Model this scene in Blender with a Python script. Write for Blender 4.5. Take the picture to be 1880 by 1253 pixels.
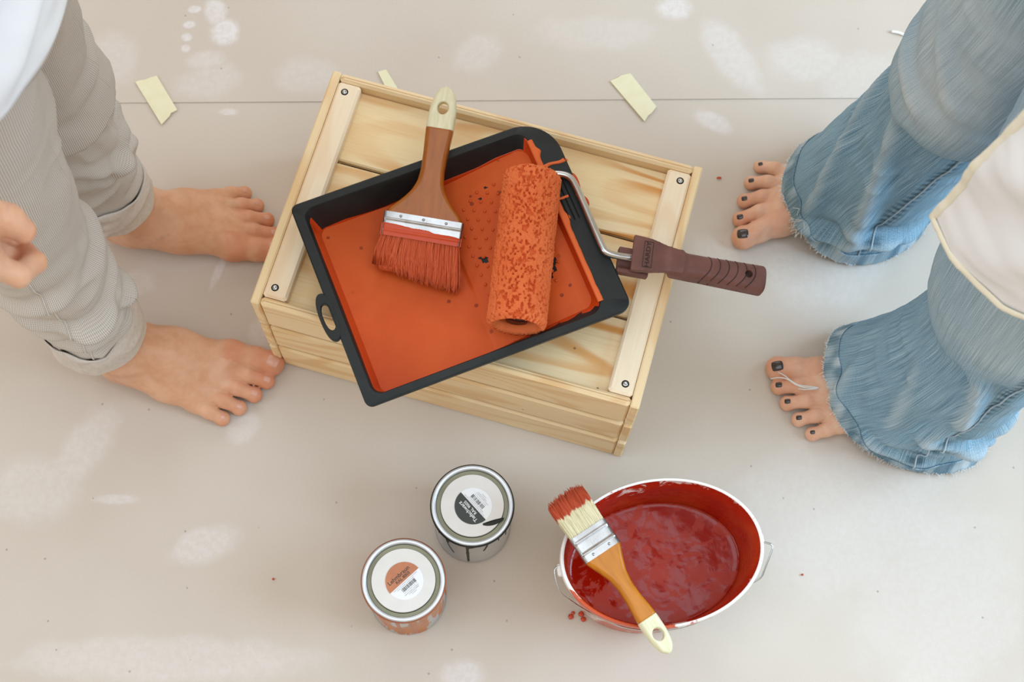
import bpy, math, random
import numpy as np
from mathutils import Vector, Matrix

random.seed(7)
rng = np.random.default_rng(11)
scene = bpy.context.scene
for o in list(bpy.data.objects):
    bpy.data.objects.remove(o)

# ------------------------------------------------------------------ camera
FPX = 2739.0
CAM_LOC = (0.0038, -0.664, 1.8386)
CAM_ROT = (0.3188, -0.0203, 0.0)
cam_data = bpy.data.cameras.new('camera')
cam_data.sensor_width = 36.0
cam_data.lens = FPX / 1880.0 * 36.0
cam_data.clip_start = 0.01
cam_data.dof.use_dof = True
cam_data.dof.focus_distance = 1.66
cam_data.dof.aperture_fstop = 9.0
cam = bpy.data.objects.new('camera', cam_data)
scene.collection.objects.link(cam)
cam.location = CAM_LOC
cam.rotation_euler = CAM_ROT
scene.camera = cam

# ------------------------------------------------------------------ world, light, exposure
world = bpy.data.worlds.new('world')
scene.world = world
world.use_nodes = True
bg = world.node_tree.nodes['Background']
bg.inputs[0].default_value = (1.0, 0.80, 0.58, 1)
bg.inputs[1].default_value = 0.60

def area_light(name, loc, target, sx, sy, power, col):
    d = bpy.data.lights.new(name, 'AREA')
    d.shape = 'RECTANGLE'; d.size = sx; d.size_y = sy
    d.energy = power; d.color = col
    o = bpy.data.objects.new(name, d)
    scene.collection.objects.link(o)
    o.location = loc
    o.rotation_euler = (Vector(target) - Vector(loc)).to_track_quat('-Z', 'Y').to_euler()
    return o
area_light('window_light_right', (2.7, -0.25, 1.9), (0, 0, 0.1), 2.2, 1.8, 108, (0.54, 0.79, 1.0))
area_light('overhead_fill_light', (0.15, -0.45, 3.1), (0.15, -0.45, 0), 2.8, 1.9, 40, (0.74, 0.88, 1.0))  # unseen soft overhead fill, added to brighten floor and tray; no known skylight
area_light('window_light_left', (-2.8, -0.9, 2.0), (0, 0, 0.1), 2.0, 1.6, 30, (0.70, 0.86, 1.0))
area_light('window_light_back', (-0.4, 3.0, 2.1), (0, 0, 0.1), 2.4, 1.6, 24, (0.80, 0.91, 1.0))

scene.view_settings.view_transform = 'Standard'
scene.view_settings.look = 'None'
scene.view_settings.exposure = 0.08
scene.view_settings.gamma = 1.0
scene.view_settings.use_curve_mapping = False

# ------------------------------------------------------------------ helpers
def _rot(a, b):
    ca, sa, cb, sb = math.cos(a), math.sin(a), math.cos(b), math.sin(b)
    return np.array([[cb, 0, sb], [0, 1, 0], [-sb, 0, cb]]) @ np.array([[1, 0, 0], [0, ca, -sa], [0, sa, ca]])
_M = _rot(CAM_ROT[0], CAM_ROT[1]); _C = np.array(CAM_LOC)
def at(px, py, z):
    """point of the place at height z that the photograph shows at pixel (px, py)"""
    d = _M @ np.array([(px - 940) / FPX, (626.5 - py) / FPX, -1.0])
    t = (z - _C[2]) / d[2]
    return _C + d * t

def lin(h):
    if isinstance(h, str):
        h = h.lstrip('#'); c = [int(h[i:i + 2], 16) / 255 for i in (0, 2, 4)]
    else:
        c = [v / 255 for v in h]
    return tuple((v / 12.92 if v <= 0.04045 else ((v + 0.055) / 1.055) ** 2.4) for v in c) + (1.0,)

class NT:
    """small node-tree writer"""
    def __init__(self, name, rough=0.6, spec=0.5, metal=0.0):
        self.m = bpy.data.materials.new(name)
        self.m.use_nodes = True
        self.t = self.m.node_tree
        self.n = self.t.nodes; self.l = self.t.links
        self.b = self.n['Principled BSDF']
        self.b.inputs['Roughness'].default_value = rough
        self.b.inputs['Metallic'].default_value = metal
        self.b.inputs['Specular IOR Level'].default_value = spec
    def new(self, t, **kw):
        x = self.n.new(t)
        for k, v in kw.items():
            setattr(x, k, v)
        return x
    def link(self, a, b):
        self.l.new(a, b)
    def coord(self, which='Object', scale=(1, 1, 1), rot=(0, 0, 0), loc=(0, 0, 0)):
        c = self.new('ShaderNodeTexCoord'); m = self.new('ShaderNodeMapping')
        m.inputs['Scale'].default_value = scale; m.inputs['Rotation'].default_value = rot; m.inputs['Location'].default_value = loc
        self.link(c.outputs[which], m.inputs[0])
        return m.outputs[0]
    def noise(self, vec, scale, detail=4, rough=0.55, dist=0.0):
        x = self.new('ShaderNodeTexNoise')
        x.inputs['Scale'].default_value = scale; x.inputs['Detail'].default_value = detail
        x.inputs['Roughness'].default_value = rough; x.inputs['Distortion'].default_value = dist
        if vec is not None: self.link(vec, x.inputs['Vector'])
        return x.outputs['Fac']
    def ramp(self, fac, stops):
        r = self.new('ShaderNodeValToRGB')
        while len(r.color_ramp.elements) < len(stops): r.color_ramp.elements.new(0.5)
        for e, (p, c) in zip(r.color_ramp.elements, stops):
            e.position = p; e.color = c if len(c) == 4 else tuple(c) + (1,)
        self.link(fac, r.inputs[0])
        return r.outputs[0]
    def mix(self, fac, a, b, mode='MIX'):
        x = self.new('ShaderNodeMix', data_type='RGBA', blend_type=mode)
        for v, i in ((fac, 0), (a, 6), (b, 7)):
            if isinstance(v, (int, float)): x.inputs[i].default_value = v
            elif isinstance(v, tuple): x.inputs[i].default_value = v
            else: self.link(v, x.inputs[i])
        return x.outputs[2]
    def math(self, op, a, b=None, clamp=False):
        x = self.new('ShaderNodeMath', operation=op); x.use_clamp = clamp
        for i, v in enumerate((a, b)):
            if v is None: continue
            if isinstance(v, (int, float)): x.inputs[i].default_value = v
            else: self.link(v, x.inputs[i])
        return x.outputs[0]
    def range(self, v, a, b, c=0.0, d=1.0, smooth=True):
        x = self.new('ShaderNodeMapRange'); x.interpolation_type = 'SMOOTHSTEP' if smooth else 'LINEAR'
        self.link(v, x.inputs[0])
        for i, q in zip((1, 2, 3, 4), (a, b, c, d)): x.inputs[i].default_value = q
        return x.outputs[0]
    def color(self, c):
        if isinstance(c, tuple): self.b.inputs['Base Color'].default_value = c
        else: self.link(c, self.b.inputs['Base Color'])
    def rough(self, c):
        self.link(c, self.b.inputs['Roughness'])
    def bump(self, h, strength=0.3, dist=0.001):
        x = self.new('ShaderNodeBump'); x.inputs['Strength'].default_value = strength; x.inputs['Distance'].default_value = dist
        self.link(h, x.inputs['Height']); self.link(x.outputs[0], self.b.inputs['Normal'])
    def attr(self, name):
        x = self.new('ShaderNodeAttribute'); x.attribute_name = name
        return x.outputs['Fac']

def plain(name, col, rough=0.5, metal=0.0, spec=0.5, var=0.12, scale=60):
    t = NT(name, rough, spec, metal)
    c = lin(col)
    dark = tuple(v * (1 - var) for v in c[:3]) + (1,); lite = tuple(min(1, v * (1 + var)) for v in c[:3]) + (1,)
    t.color(t.ramp(t.noise(t.coord(), scale), [(0.3, dark), (0.7, lite)]))
    return t.m

def link(o, parent=None):
    scene.collection.objects.link(o)
    if parent is not None: o.parent = parent
    return o
def meta(o, label=None, cat=None, group=None, kind=None):
    if label: o['label'] = label
    if cat: o['category'] = cat
    if group: o['group'] = group
    if kind: o['kind'] = kind
    return o
def empty(name, loc=(0, 0, 0), rz=0.0, label=None, cat=None, group=None):
    o = bpy.data.objects.new(name, None); o.empty_display_size = 0.02
    link(o); o.location = loc; o.rotation_euler = (0, 0, rz)
    return meta(o, label, cat, group)
def mesh(name, V, F, mat, parent=None, smooth=True, off=None, uv=None, attrs=None, mats=None, fmat=None, auto=None):
    V = np.asarray(V, float)
    if off is not None: V = V - np.asarray(off)
    me = bpy.data.meshes.new(name)
    me.from_pydata(V.tolist(), [], F.tolist() if isinstance(F, np.ndarray) else F)
    if mats:
        for m in mats: me.materials.append(m)
        if fmat is not None: me.polygons.foreach_set('material_index', np.asarray(fmat, np.int32))
    else:
        me.materials.append(mat)
    me.polygons.foreach_set('use_smooth', np.full(len(me.polygons), smooth))
    if uv is not None:
        l = me.uv_layers.new(name='UVMap')
        idx = np.zeros(len(me.loops), np.int32); me.loops.foreach_get('vertex_index', idx)
        l.data.foreach_set('uv', np.asarray(uv, np.float32)[idx].ravel())
    if attrs:
        for k, a in attrs.items():
            q = me.attributes.new(k, 'FLOAT', 'POINT'); q.data.foreach_set('value', np.asarray(a, np.float32))
    me.update()
    if auto is not None:
        me.set_sharp_from_angle(angle=math.radians(auto))
    o = bpy.data.objects.new(name, me)
    return link(o, parent)
def join(parts):
    V, F, n = [], [], 0
    for v, f in parts:
        v = np.asarray(v, float); V.append(v)
        F += [tuple([int(i) + n for i in q]) for q in (f.tolist() if isinstance(f, np.ndarray) else f)]; n += len(v)
    return np.concatenate(V), F
def grid_faces(nr, nc, wrap=False, off=0):
    i, j = np.meshgrid(np.arange(nr - 1), np.arange(nc if wrap else nc - 1), indexing='ij')
    a = (off + i * nc + j).ravel(); b = (off + i * nc + (j + 1) % nc).ravel()
    return [tuple(q) for q in np.stack([a, b, b + nc, a + nc], 1).tolist()]
def loft(rings, cap0=False, cap1=False):
    rings = [np.asarray(r, float) for r in rings]; n = len(rings[0])
    V = np.concatenate(rings); F = grid_faces(len(rings), n, True)
    if cap0: F.append(tuple(range(n))[::-1])
    if cap1: F.append(tuple((len(rings) - 1) * n + i for i in range(n)))
    return V, F
def lathe(profile, n=72, cap0=False, cap1=False, sx=1.0, sy=1.0):
    a = np.linspace(0, 2 * np.pi, n, endpoint=False)
    return loft([np.stack([r * sx * np.cos(a), r * sy * np.sin(a), np.full(n, z)], 1) for r, z in profile], cap0, cap1)
def bevel_box(sx, sy, sz, b, c=(0, 0, 0)):
    """box with chamfered edges, 24 vertices"""
    hx, hy, hz = sx / 2, sy / 2, sz / 2
    rings = []
    for z, i in ((-hz, b), (-hz + b, 0), (hz - b, 0), (hz, b)):
        x, y = hx - i, hy - i; k = b
        rings.append([(x - k * (i == 0) * 0 - k, -y, z), (x, -y + k, z), (x, y - k, z), (x - k, y, z), (-x + k, y, z), (-x, y - k, z), (-x, -y + k, z), (-x + k, -y, z)])
    V, F = loft([np.array(r) + np.array(c) for r in rings], True, True)
    return V, F
def tube(path, r, n=10, caps=True):
    P = np.asarray(path, float); R = np.full(len(P), r) if np.isscalar(r) else np.asarray(r, float)
    T = np.gradient(P, axis=0); T /= np.linalg.norm(T, axis=1)[:, None]
    up = np.array([0.0, 0, 1]) if abs(T[0][2]) < 0.9 else np.array([1.0, 0, 0])
    rings = []; a = np.linspace(0, 2 * np.pi, n, endpoint=False)
    u = np.cross(up, T[0]); u /= np.linalg.norm(u)
    for p, t, rr in zip(P, T, R):
        u = u - t * (u @ t); u /= np.linalg.norm(u); v = np.cross(t, u)
        rings.append(p + rr * (np.cos(a)[:, None] * u + np.sin(a)[:, None] * v))
    return loft(rings, caps, caps)
def smooth_path(P, n=12, it=3, closed=False):
    """corner cutting"""
    P = np.asarray(P, float)
    for _ in range(it):
        Q = [P[0]]
        for a, b in zip(P[:-1], P[1:]):
            Q += [a * 0.75 + b * 0.25, a * 0.25 + b * 0.75]
        Q.append(P[-1]); P = np.array(Q)
    return P
def text_mesh(s, size, extrude=0.0002, bold=0.0):
    c = bpy.data.curves.new('lettering', 'FONT'); c.body = s; c.size = size; c.extrude = extrude
    c.align_x = 'CENTER'; c.align_y = 'CENTER'; c.offset = bold; c.resolution_u = 3
    o = bpy.data.objects.new('lettering', c); link(o)
    me = bpy.data.meshes.new_from_object(o.evaluated_get(bpy.context.evaluated_depsgraph_get()))
    bpy.data.objects.remove(o); bpy.data.curves.remove(c)
    return me
def fit_width(me, w):
    xs_ = [v.co.x for v in me.vertices]; k = w / (max(xs_) - min(xs_))
    me.transform(Matrix.Diagonal((k, k, 1, 1)))
    return me
def mesh_from(me, name, mat, parent, loc=(0, 0, 0), rot=(0, 0, 0)):
    me.materials.clear(); me.materials.append(mat)
    o = bpy.data.objects.new(name, me); link(o, parent); o.location = loc; o.rotation_euler = rot
    return o

# ---- numpy noise
_perm = np.random.default_rng(3).random((64, 64, 64)).astype(np.float64)
def vnoise(P, scale=1.0, seed=0):
    Q = np.asarray(P, float) * scale + seed * 7.31 + 100.0
    i = np.floor(Q).astype(int); f = Q - i; f = f * f * f * (f * (f * 6 - 15) + 10)
    out = 0
    for dx in (0, 1):
        for dy in (0, 1):
            for dz in (0, 1):
                w = (f[..., 0] if dx else 1 - f[..., 0]) * (f[..., 1] if dy else 1 - f[..., 1]) * (f[..., 2] if dz else 1 - f[..., 2])
                out = out + w * _perm[(i[..., 0] + dx) % 64, (i[..., 1] + dy) % 64, (i[..., 2] + dz) % 64]
    return out * 2 - 1
def fbm(P, scale=1.0, octv=4, seed=0, gain=0.5):
    s, a, t = 0, 1.0, 0
    for k in range(octv):
        s = s + a * vnoise(P, scale * 2 ** k, seed + k); t += a; a *= gain
    return s / t

# ---- signed distance shapes and surface nets
def cone(P, a, b, ra, rb):
    a = np.asarray(a, float); b = np.asarray(b, float); d = b - a
    t = np.clip(((P - a) @ d) / (d @ d), 0, 1)
    return np.linalg.norm(P - (a + t[..., None] * d), axis=-1) - (ra + (rb - ra) * t)
def chain(P, pts, rs, k=0.004):
    d = None
    for i in range(len(pts) - 1):
        q = cone(P, pts[i], pts[i + 1], rs[i], rs[i + 1])
        d = q if d is None else smin(d, q, k)
    return d
def ellip(P, c, r):
    r = np.asarray(r, float); q = P - np.asarray(c, float)
    k0 = np.linalg.norm(q / r, axis=-1); k1 = np.linalg.norm(q / (r * r), axis=-1) + 1e-9
    return k0 * (k0 - 1) / k1
def rbox(P, c, h, r):
    q = np.abs(P - np.asarray(c, float)) - (np.asarray(h, float) - r)
    return np.linalg.norm(np.maximum(q, 0), axis=-1) + np.minimum(q.max(-1), 0) - r
def smin(a, b, k):
    h = np.clip(0.5 + 0.5 * (b - a) / k, 0, 1)
    return b + (a - b) * h - k * h * (1 - h)
def smax(a, b, k):
    return -smin(-a, -b, k)
def nets(f, lo, hi, h):
    lo = np.asarray(lo, float); hi = np.asarray(hi, float)
    n = np.ceil((hi - lo) / h).astype(int) + 1
    ax = [lo[i] + h * np.arange(n[i]) for i in range(3)]
    D = np.empty(n)
    B = 8                              # only blocks near the surface are sampled finely
    bc = [np.arange(0, n[i], B) for i in range(3)]
    cen = np.stack(np.meshgrid(*[lo[i] + h * (bc[i] + (B - 1) / 2) for i in range(3)], indexing='ij'), -1)
    dc = f(cen)
    near = np.argwhere(np.abs(dc) < h * B * 1.25)
    for i in range(3): dc = np.repeat(dc, B, axis=i)
    D[:] = dc[:n[0], :n[1], :n[2]]
    loc = np.stack(np.meshgrid(*[np.arange(B)] * 3, indexing='ij'), -1).reshape(-1, 3)
    for i in range(0, len(near), 400):
        I = (near[i:i + 400][:, None, :] * B + loc[None]).reshape(-1, 3)
        I = I[(I < n).all(1)]
        D[I[:, 0], I[:, 1], I[:, 2]] = f(lo + h * I)
    S = D < 0
    c = [x - 1 for x in n]
    acc = np.zeros(tuple(c) + (3,)); cnt = np.zeros(c)
    sl = lambda o, m: slice(o, o + m)
    for axn in range(3):
        o1, o2 = [a for a in range(3) if a != axn]
        for p in (0, 1):
            for q in (0, 1):
                off = [0, 0, 0]; off[o1] = p; off[o2] = q
                A = D[tuple(sl(off[a], c[a]) for a in range(3))]
                off2 = list(off); off2[axn] = 1
                B = D[tuple(sl(off2[a], c[a]) for a in range(3))]
                m = (A < 0) != (B < 0)
                t = np.where(m, A / np.where(m, A - B, 1), 0)
                acc[..., axn] += t * m
                acc[..., o1] += p * m; acc[..., o2] += q * m; cnt += m
    act = cnt > 0
    idx = -np.ones(c, int); idx[act] = np.arange(act.sum())
    ijk = np.argwhere(act)
    V = lo + h * (ijk + acc[act] / cnt[act][:, None])
    F = []
    for axn in range(3):
        o1, o2 = (axn + 1) % 3, (axn + 2) % 3
        s0 = [slice(None)] * 3; s1 = [slice(None)] * 3
        s0[axn] = slice(0, n[axn] - 1); s1[axn] = slice(1, n[axn])
        a, b = S[tuple(s0)], S[tuple(s1)]
        e = np.argwhere(a != b)
        ok = (e[:, o1] > 0) & (e[:, o2] > 0) & (e[:, o1] < n[o1] - 1) & (e[:, o2] < n[o2] - 1)
        e = e[ok]
        def cell(d1, d2):
            q = e.copy(); q[:, o1] -= d1; q[:, o2] -= d2
            return idx[q[:, 0], q[:, 1], q[:, 2]]
        quad = np.stack([cell(1, 1), cell(0, 1), cell(0, 0), cell(1, 0)], 1)
        flip = ~a[e[:, 0], e[:, 1], e[:, 2]]
        quad[flip] = quad[flip][:, ::-1]
        F.append(quad)
    F = np.concatenate(F)
    return V, F[(F >= 0).all(1)]
def drop(f, xy, z0, z1, n=26):
    """height of the top of solid f over the points xy"""
    a = np.full(len(xy), z0); b = np.full(len(xy), z1)
    zz = np.linspace(z1, z0, 60); top = np.full(len(xy), z0); done = np.zeros(len(xy), bool)
    prev = z1
    for z in zz:
        ins = (f(np.column_stack([xy, np.full(len(xy), z)])) < 0) & ~done
        a[ins] = z; b[ins] = prev; done |= ins; prev = z
    for _ in range(14):
        m = (a + b) / 2; ins = f(np.column_stack([xy, m])) < 0
        a = np.where(ins, m, a); b = np.where(ins, b, m)
    return np.where(done, a, z0)

# ------------------------------------------------------------------ materials
def mat_paper(dust):
    t = NT('kraft_paper', 0.75, 0.25)
    w = t.coord('Object')
    big = t.noise(w, 3.0, 3); fine = t.noise(w, 900, 2); mid = t.noise(w, 22, 5, 0.6)
    c = t.ramp(big, [(0.3, lin('#c5b9ad')), (0.7, lin('#cec4b9'))])
    c = t.mix(t.range(fine, 0.35, 0.7, 0, 0.10), c, lin('#8d7a66'))
    # plaster dust: cloudy patches and bare footprints, each an oval with a ragged edge
    total = None
    for (x, y, rx, ry, rot, s) in dust:
        m = t.coord('Object', (1, 1, 1)); mp = m.node
        mp.vector_type = 'TEXTURE'
        mp.inputs['Location'].default_value = (x, y, 0); mp.inputs['Rotation'].default_value = (0, 0, rot); mp.inputs['Scale'].default_value = (rx, ry, 1)
        ln = t.new('ShaderNodeVectorMath', operation='LENGTH')
        sep = t.new('ShaderNodeVectorMath', operation='MULTIPLY'); sep.inputs[1].default_value = (1, 1, 0)
        t.link(m, sep.inputs[0]); t.link(sep.outputs[0], ln.inputs[0])
        d = t.math('ADD', ln.outputs['Value'], t.math('MULTIPLY', mid, 0.9))
        v = t.range(d, 1.0, 1.6, s, 0)
        total = v if total is None else t.math('MAXIMUM', total, v)
    grit = t.range(t.noise(w, 120, 5, 0.7), 0.38, 0.62, 0.6, 1)
    c = t.mix(t.math('MULTIPLY', total, grit), c, lin('#e4e0e2'))
    sp = t.new('ShaderNodeTexVoronoi'); sp.inputs['Scale'].default_value = 26; t.link(w, sp.inputs['Vector'])
    c = t.mix(t.range(sp.outputs['Distance'], 0.03, 0.045, 0.45, 0), c, lin('#6f6254'))
    t.color(c)
    t.bump(t.math('ADD', t.math('MULTIPLY', mid, 0.7), t.math('MULTIPLY', fine, 0.3)), 0.25, 0.0012)
    return t.m

def mat_wood(name, a, b, c, band=1.0, seed=0.0, rings=9.0):
    """pine, grain along object X"""
    t = NT(name, 0.55, 0.35)
    info = t.new('ShaderNodeObjectInfo')
    tc = t.new('ShaderNodeTexCoord')
    add = t.new('ShaderNodeVectorMath', operation='ADD'); cmb = t.new('ShaderNodeCombineXYZ')
    r = t.math('MULTIPLY', info.outputs['Random'], 37.0)
    t.link(r, cmb.inputs[0]); t.link(t.math('MULTIPLY', r, 0.37), cmb.inputs[1]); t.link(r, cmb.inputs[2])
    t.link(tc.outputs['Object'], add.inputs[0]); t.link(cmb.outputs[0], add.inputs[1])
    def mp(s):
        m = t.new('ShaderNodeMapping'); m.inputs['Scale'].default_value = s; t.link(add.outputs[0], m.inputs[0]); return m.outputs[0]
    warp = t.noise(mp((2.2, 9, 9)), 1.0, 2)
    wv = t.math('SINE', t.math('MULTIPLY', t.math('ADD', warp, t.math('MULTIPLY', t.noise(mp((0.7, 5, 5)), 1.0, 1), 1.5)), 6.28 * rings))
    bandf = t.range(wv, -0.2, 1.0, 0, 1)
    grain = t.noise(mp((14, 420, 420)), 1.0, 3, 0.6)
    patch = t.noise(mp((3, 12, 12)), 1.0, 2)
    col = t.mix(t.range(patch, 0.3, 0.7), lin(a), lin(b))
    col = t.mix(t.math('MULTIPLY', bandf, t.range(patch, 0.35, 0.6, 0.15 * band, 0.85 * band)), col, lin(c))
    col = t.mix(t.range(grain, 0.45, 0.75, 0, 0.22), col, lin(c))
    sp = t.new('ShaderNodeTexVoronoi'); sp.inputs['Scale'].default_value = 16; t.link(add.outputs[0], sp.inputs['Vector'])
    col = t.mix(t.range(sp.outputs['Distance'], 0.018, 0.028, 0.75, 0), col, lin('#6b4a2e'))
    t.color(col)
    t.bump(grain, 0.12, 0.0006)
    return t.m

PINE = mat_wood('pine_slat', '#f0d8b0', '#eed4a8', '#dcae74', 0.7)
PINE_PANEL = mat_wood('pine_panel', '#f0d7a8', '#f3dfb8', '#d8994f', 1.15, rings=7)
PINE_BATTEN = mat_wood('pine_batten', '#f4e4ca', '#f3dfc2', '#e3c094', 0.5)
SCREW = plain('zinc_screw', '#b9bcbb', 0.28, 1.0)
DARK = plain('dark_recess', '#171310', 0.9)  # near-black colour standing in for shade inside the screw holes

def mat_plastic(name, col, rough):
    t = NT(name, rough, 0.4)
    n = t.noise(t.coord(), 40, 5); c = lin(col)
    t.color(t.ramp(n, [(0.3, tuple(v * 0.8 for v in c[:3])), (0.75, tuple(v * 1.25 for v in c[:3]))]))
    t.rough(t.range(t.noise(t.coord(), 25, 4), 0.3, 0.7, rough - 0.08, rough + 0.12))
    t.bump(t.noise(t.coord(), 1400, 2), 0.08, 0.0005)
    return t.m
TRAY_BLACK = mat_plastic('tray_black_plastic', '#171d1e', 0.5)

def mat_paint(name, a, b, rough, specks=True, ripple=0.25):
    t = NT(name, rough, 0.3)
    o = t.coord()
    col = t.ramp(t.noise(o, 9, 4, 0.6, 0.6), [(0.3, lin(a)), (0.7, lin(b))])
    if specks:
        v = t.new('ShaderNodeTexVoronoi'); v.inputs['Scale'].default_value = 55; t.link(o, v.inputs['Vector'])
        k = t.math('MULTIPLY', t.range(v.outputs['Distance'], 0.12, 0.16, 0.7, 0), t.range(t.noise(o, 14, 3), 0.50, 0.58, 0, 1))
        col = t.mix(k, col, lin('#6a1b08'))
    t.color(col)
    t.bump(t.noise(o, 45, 4, 0.5, 0.4), ripple, 0.0012)
    return t.m
PAINT_TRAY = mat_paint('terracotta_paint', '#c64c16', '#d35d20', 0.48)
PAINT_WET = mat_paint('terracotta_paint_wet', '#bd3d12', '#c8481b', 0.26, False)
PAINT_RIM = mat_paint('terracotta_paint_thick', '#d65f2b', '#dc6a35', 0.38, False)
PAINT_SPONGE = mat_paint('terracotta_paint_sponge', '#d5632f', '#e27845', 0.75, False, 0.4)

def mat_bucket_paint():
    t = NT('red_paint_pool', 0.12, 0.35)
    o = t.coord()
    n = t.noise(o, 26, 6, 0.6, 1.6)
    f = t.range(n, 0.47, 0.53)
    t.color(t.mix(f, lin('#981404'), lin('#a52a14')))
    t.rough(t.range(n, 0.47, 0.53, 0.10, 0.45))
    t.bump(t.noise(o, 70, 5, 0.6, 1.2), 0.22, 0.001)
    return t.m
PAINT_POOL = mat_bucket_paint()

def mat_bucket(name, inner):
    t = NT(name, 0.3, 0.5)
    o = t.coord()
    n = t.noise(o, 34, 6, 0.65, 0.6); n2 = t.noise(o, 9, 3)
    sep = t.new('ShaderNodeSeparateXYZ'); t.link(o, sep.inputs[0])
    if inner:
        hgt = t.range(sep.outputs[2], 0.135, 0.162, 0.0, 0.13, False)
        m = t.range(t.math('SUBTRACT', t.math('ADD', t.math('MULTIPLY', n, 0.7), t.math('MULTIPLY', n2, 0.3)), hgt), 0.30, 0.34)
        red = t.mix(t.range(n2, 0.4, 0.6), lin('#b5260d'), lin('#c4431d'))
        t.color(t.mix(m, lin('#ecdcd6'), red))
        t.rough(t.range(n, 0.3, 0.7, 0.12, 0.4))
        t.bump(t.noise(o, 90, 6, 0.7, 1.0), 0.7, 0.002)
    else:
        # paint slopped over the lip on the side that was poured from
        side = t.math('ADD', t.math('MULTIPLY', sep.outputs[0], -2.2), t.math('MULTIPLY', sep.outputs[1], -4.6))
        m = t.range(t.math('ADD', t.math('MULTIPLY', n, 0.75), side), 0.68, 0.73)
        flake = t.range(t.noise(o, 120, 5, 0.7), 0.63, 0.67, 0, 0.8)
        m = t.math('MAXIMUM', m, flake)
        t.color(t.mix(m, lin('#efeceb'), lin('#c9522c')))
    return t.m
BUCKET_WHITE = mat_bucket('white_bucket_plastic', False)
BUCKET_INNER = mat_bucket('paint_streaked_bucket_lining', True)

def mat_varnish(name, col, dark):
    t = NT(name, 0.36, 0.4)
    o = t.coord(scale=(60, 9, 60))
    t.color(t.ramp(t.noise(o, 3, 4), [(0.3, lin(dark)), (0.7, lin(col))]))
    t.b.inputs['Coat Weight'].default_value = 0.12; t.b.inputs['Coat Roughness'].default_value = 0.15
    return t.m
VARNISH_DARK = mat_varnish('brown_varnish', '#a85f14', '#93500d')
VARNISH_LIGHT = mat_varnish('amber_varnish', '#c47a12', '#b0680c')
def mat_cream():
    t = NT('cream_lacquer', 0.35, 0.5)
    t.color(t.ramp(t.noise(t.coord(scale=(90, 12, 90)), 3, 4), [(0.35, lin('#d3cda6')), (0.7, lin('#e2ddc0'))]))
    return t.m
CREAM = mat_cream()
def mat_steel():
    t = NT('tin_ferrule', 0.24, 0.5, 1.0)
    t.color(t.ramp(t.noise(t.coord(), 60, 3), [(0.3, lin('#9d9c9a')), (0.7, lin('#bcbcbe'))]))
    t.rough(t.range(t.noise(t.coord(), 30, 3), 0.3, 0.7, 0.26, 0.42))
    return t.m
STEEL = mat_steel()
WIRE = plain('bright_wire', '#c3c6c7', 0.25, 1.0)
BROWN_PLASTIC = mat_plastic('brown_plastic', '#6d4740', 0.5)
BROWN_DARK = mat_plastic('brown_plastic_dark', '#3a2320', 0.6)

def mat_bristle(paint_to, length, base, tip, all_paint=False):
    t = NT('bristle', 0.55, 0.3)
    o = t.coord(); sep = t.new('ShaderNodeSeparateXYZ'); t.link(o, sep.inputs[0])
    st = t.noise(t.coord(scale=(900, 12, 900)), 1.0, 3)
    c = t.mix(t.range(st, 0.3, 0.7), lin(base[0]), lin(base[1]))
    edge = t.math('ADD', sep.outputs[1], t.math('MULTIPLY', t.math('SUBTRACT', t.noise(t.coord(scale=(160, 1, 160)), 1.0, 2), 0.5), 0.022))
    p = t.range(edge, paint_to, paint_to + 0.003, 1, 0)
    c2 = t.mix(t.range(st, 0.3, 0.7), lin(tip[0]), lin(tip[1]))
    t.color(t.mix(p, c, c2))
    return t.m

def mat_skin(name, base, pale, red):
    t = NT(name, 0.5, 0.35)
    o = t.coord()
    c = t.mix(t.range(t.noise(o, 38, 4, 0.6), 0.3, 0.7), lin(base), lin(pale))
    fl = t.math('ADD', t.attr('flush'), t.math('MULTIPLY', t.math('SUBTRACT', t.noise(o, 60, 3), 0.5), 0.5), True)
    c = t.mix(t.math('MULTIPLY', fl, 0.75), c, lin(red))
    c = t.mix(t.range(t.noise(o, 26, 2, 0.5, 1.0), 0.60, 0.72, 0, 0.16), c, lin('#9a8a86'))
    t.color(c)
    t.b.inputs['Subsurface Weight'].default_value = 0.25
    t.b.inputs['Subsurface Radius'].default_value = (0.010, 0.004, 0.002)
    t.b.inputs['Subsurface Scale'].default_value = 0.5
    t.bump(t.math('ADD', t.noise(o, 420, 3, 0.6), t.math('MULTIPLY', t.noise(o, 90, 4, 0.6), 1.4)), 0.22, 0.0012)
    return t.m
SKIN_LEFT = mat_skin('skin_of_left_person', '#cf9c7a', '#dbae91', '#c87350')
SKIN_RIGHT = mat_skin('skin_of_right_person', '#d9ab8f', '#e3bca3', '#d08867')
NAIL = plain('bare_toenail', '#d09c88', 0.3, 0, 0.5, 0.05)
POLISH = plain('dark_nail_polish', '#38302f', 0.16, 0, 0.6, 0.1)

def mat_linen():
    t = NT('striped_linen', 0.85, 0.2)
    uv = t.new('ShaderNodeTexCoord').outputs['UV']
    sep = t.new('ShaderNodeSeparateXYZ'); t.link(uv, sep.inputs[0])
    n = t.noise(uv, 30, 3)
    wob = t.math('MULTIPLY', n, 0.0015)
    s1 = t.math('SINE', t.math('MULTIPLY', t.math('ADD', sep.outputs[0], wob), 2 * math.pi / 0.0020))
    s2 = t.math('SINE', t.math('MULTIPLY', sep.outputs[1], 2 * math.pi / 0.0019))
    f = t.range(t.math('ADD', s1, t.math('MULTIPLY', s2, 0.45)), -1.0, 1.0)
    c = t.mix(f, lin('#a69d93'), lin('#d8d1ca'))
    c = t.mix(t.range(t.noise(uv, 9, 3), 0.3, 0.7, 0, 0.3), c, lin('#b4ada6'))
    t.color(c); t.bump(f, 0.25, 0.0006)
    return t.m
LINEN = mat_linen()
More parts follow.
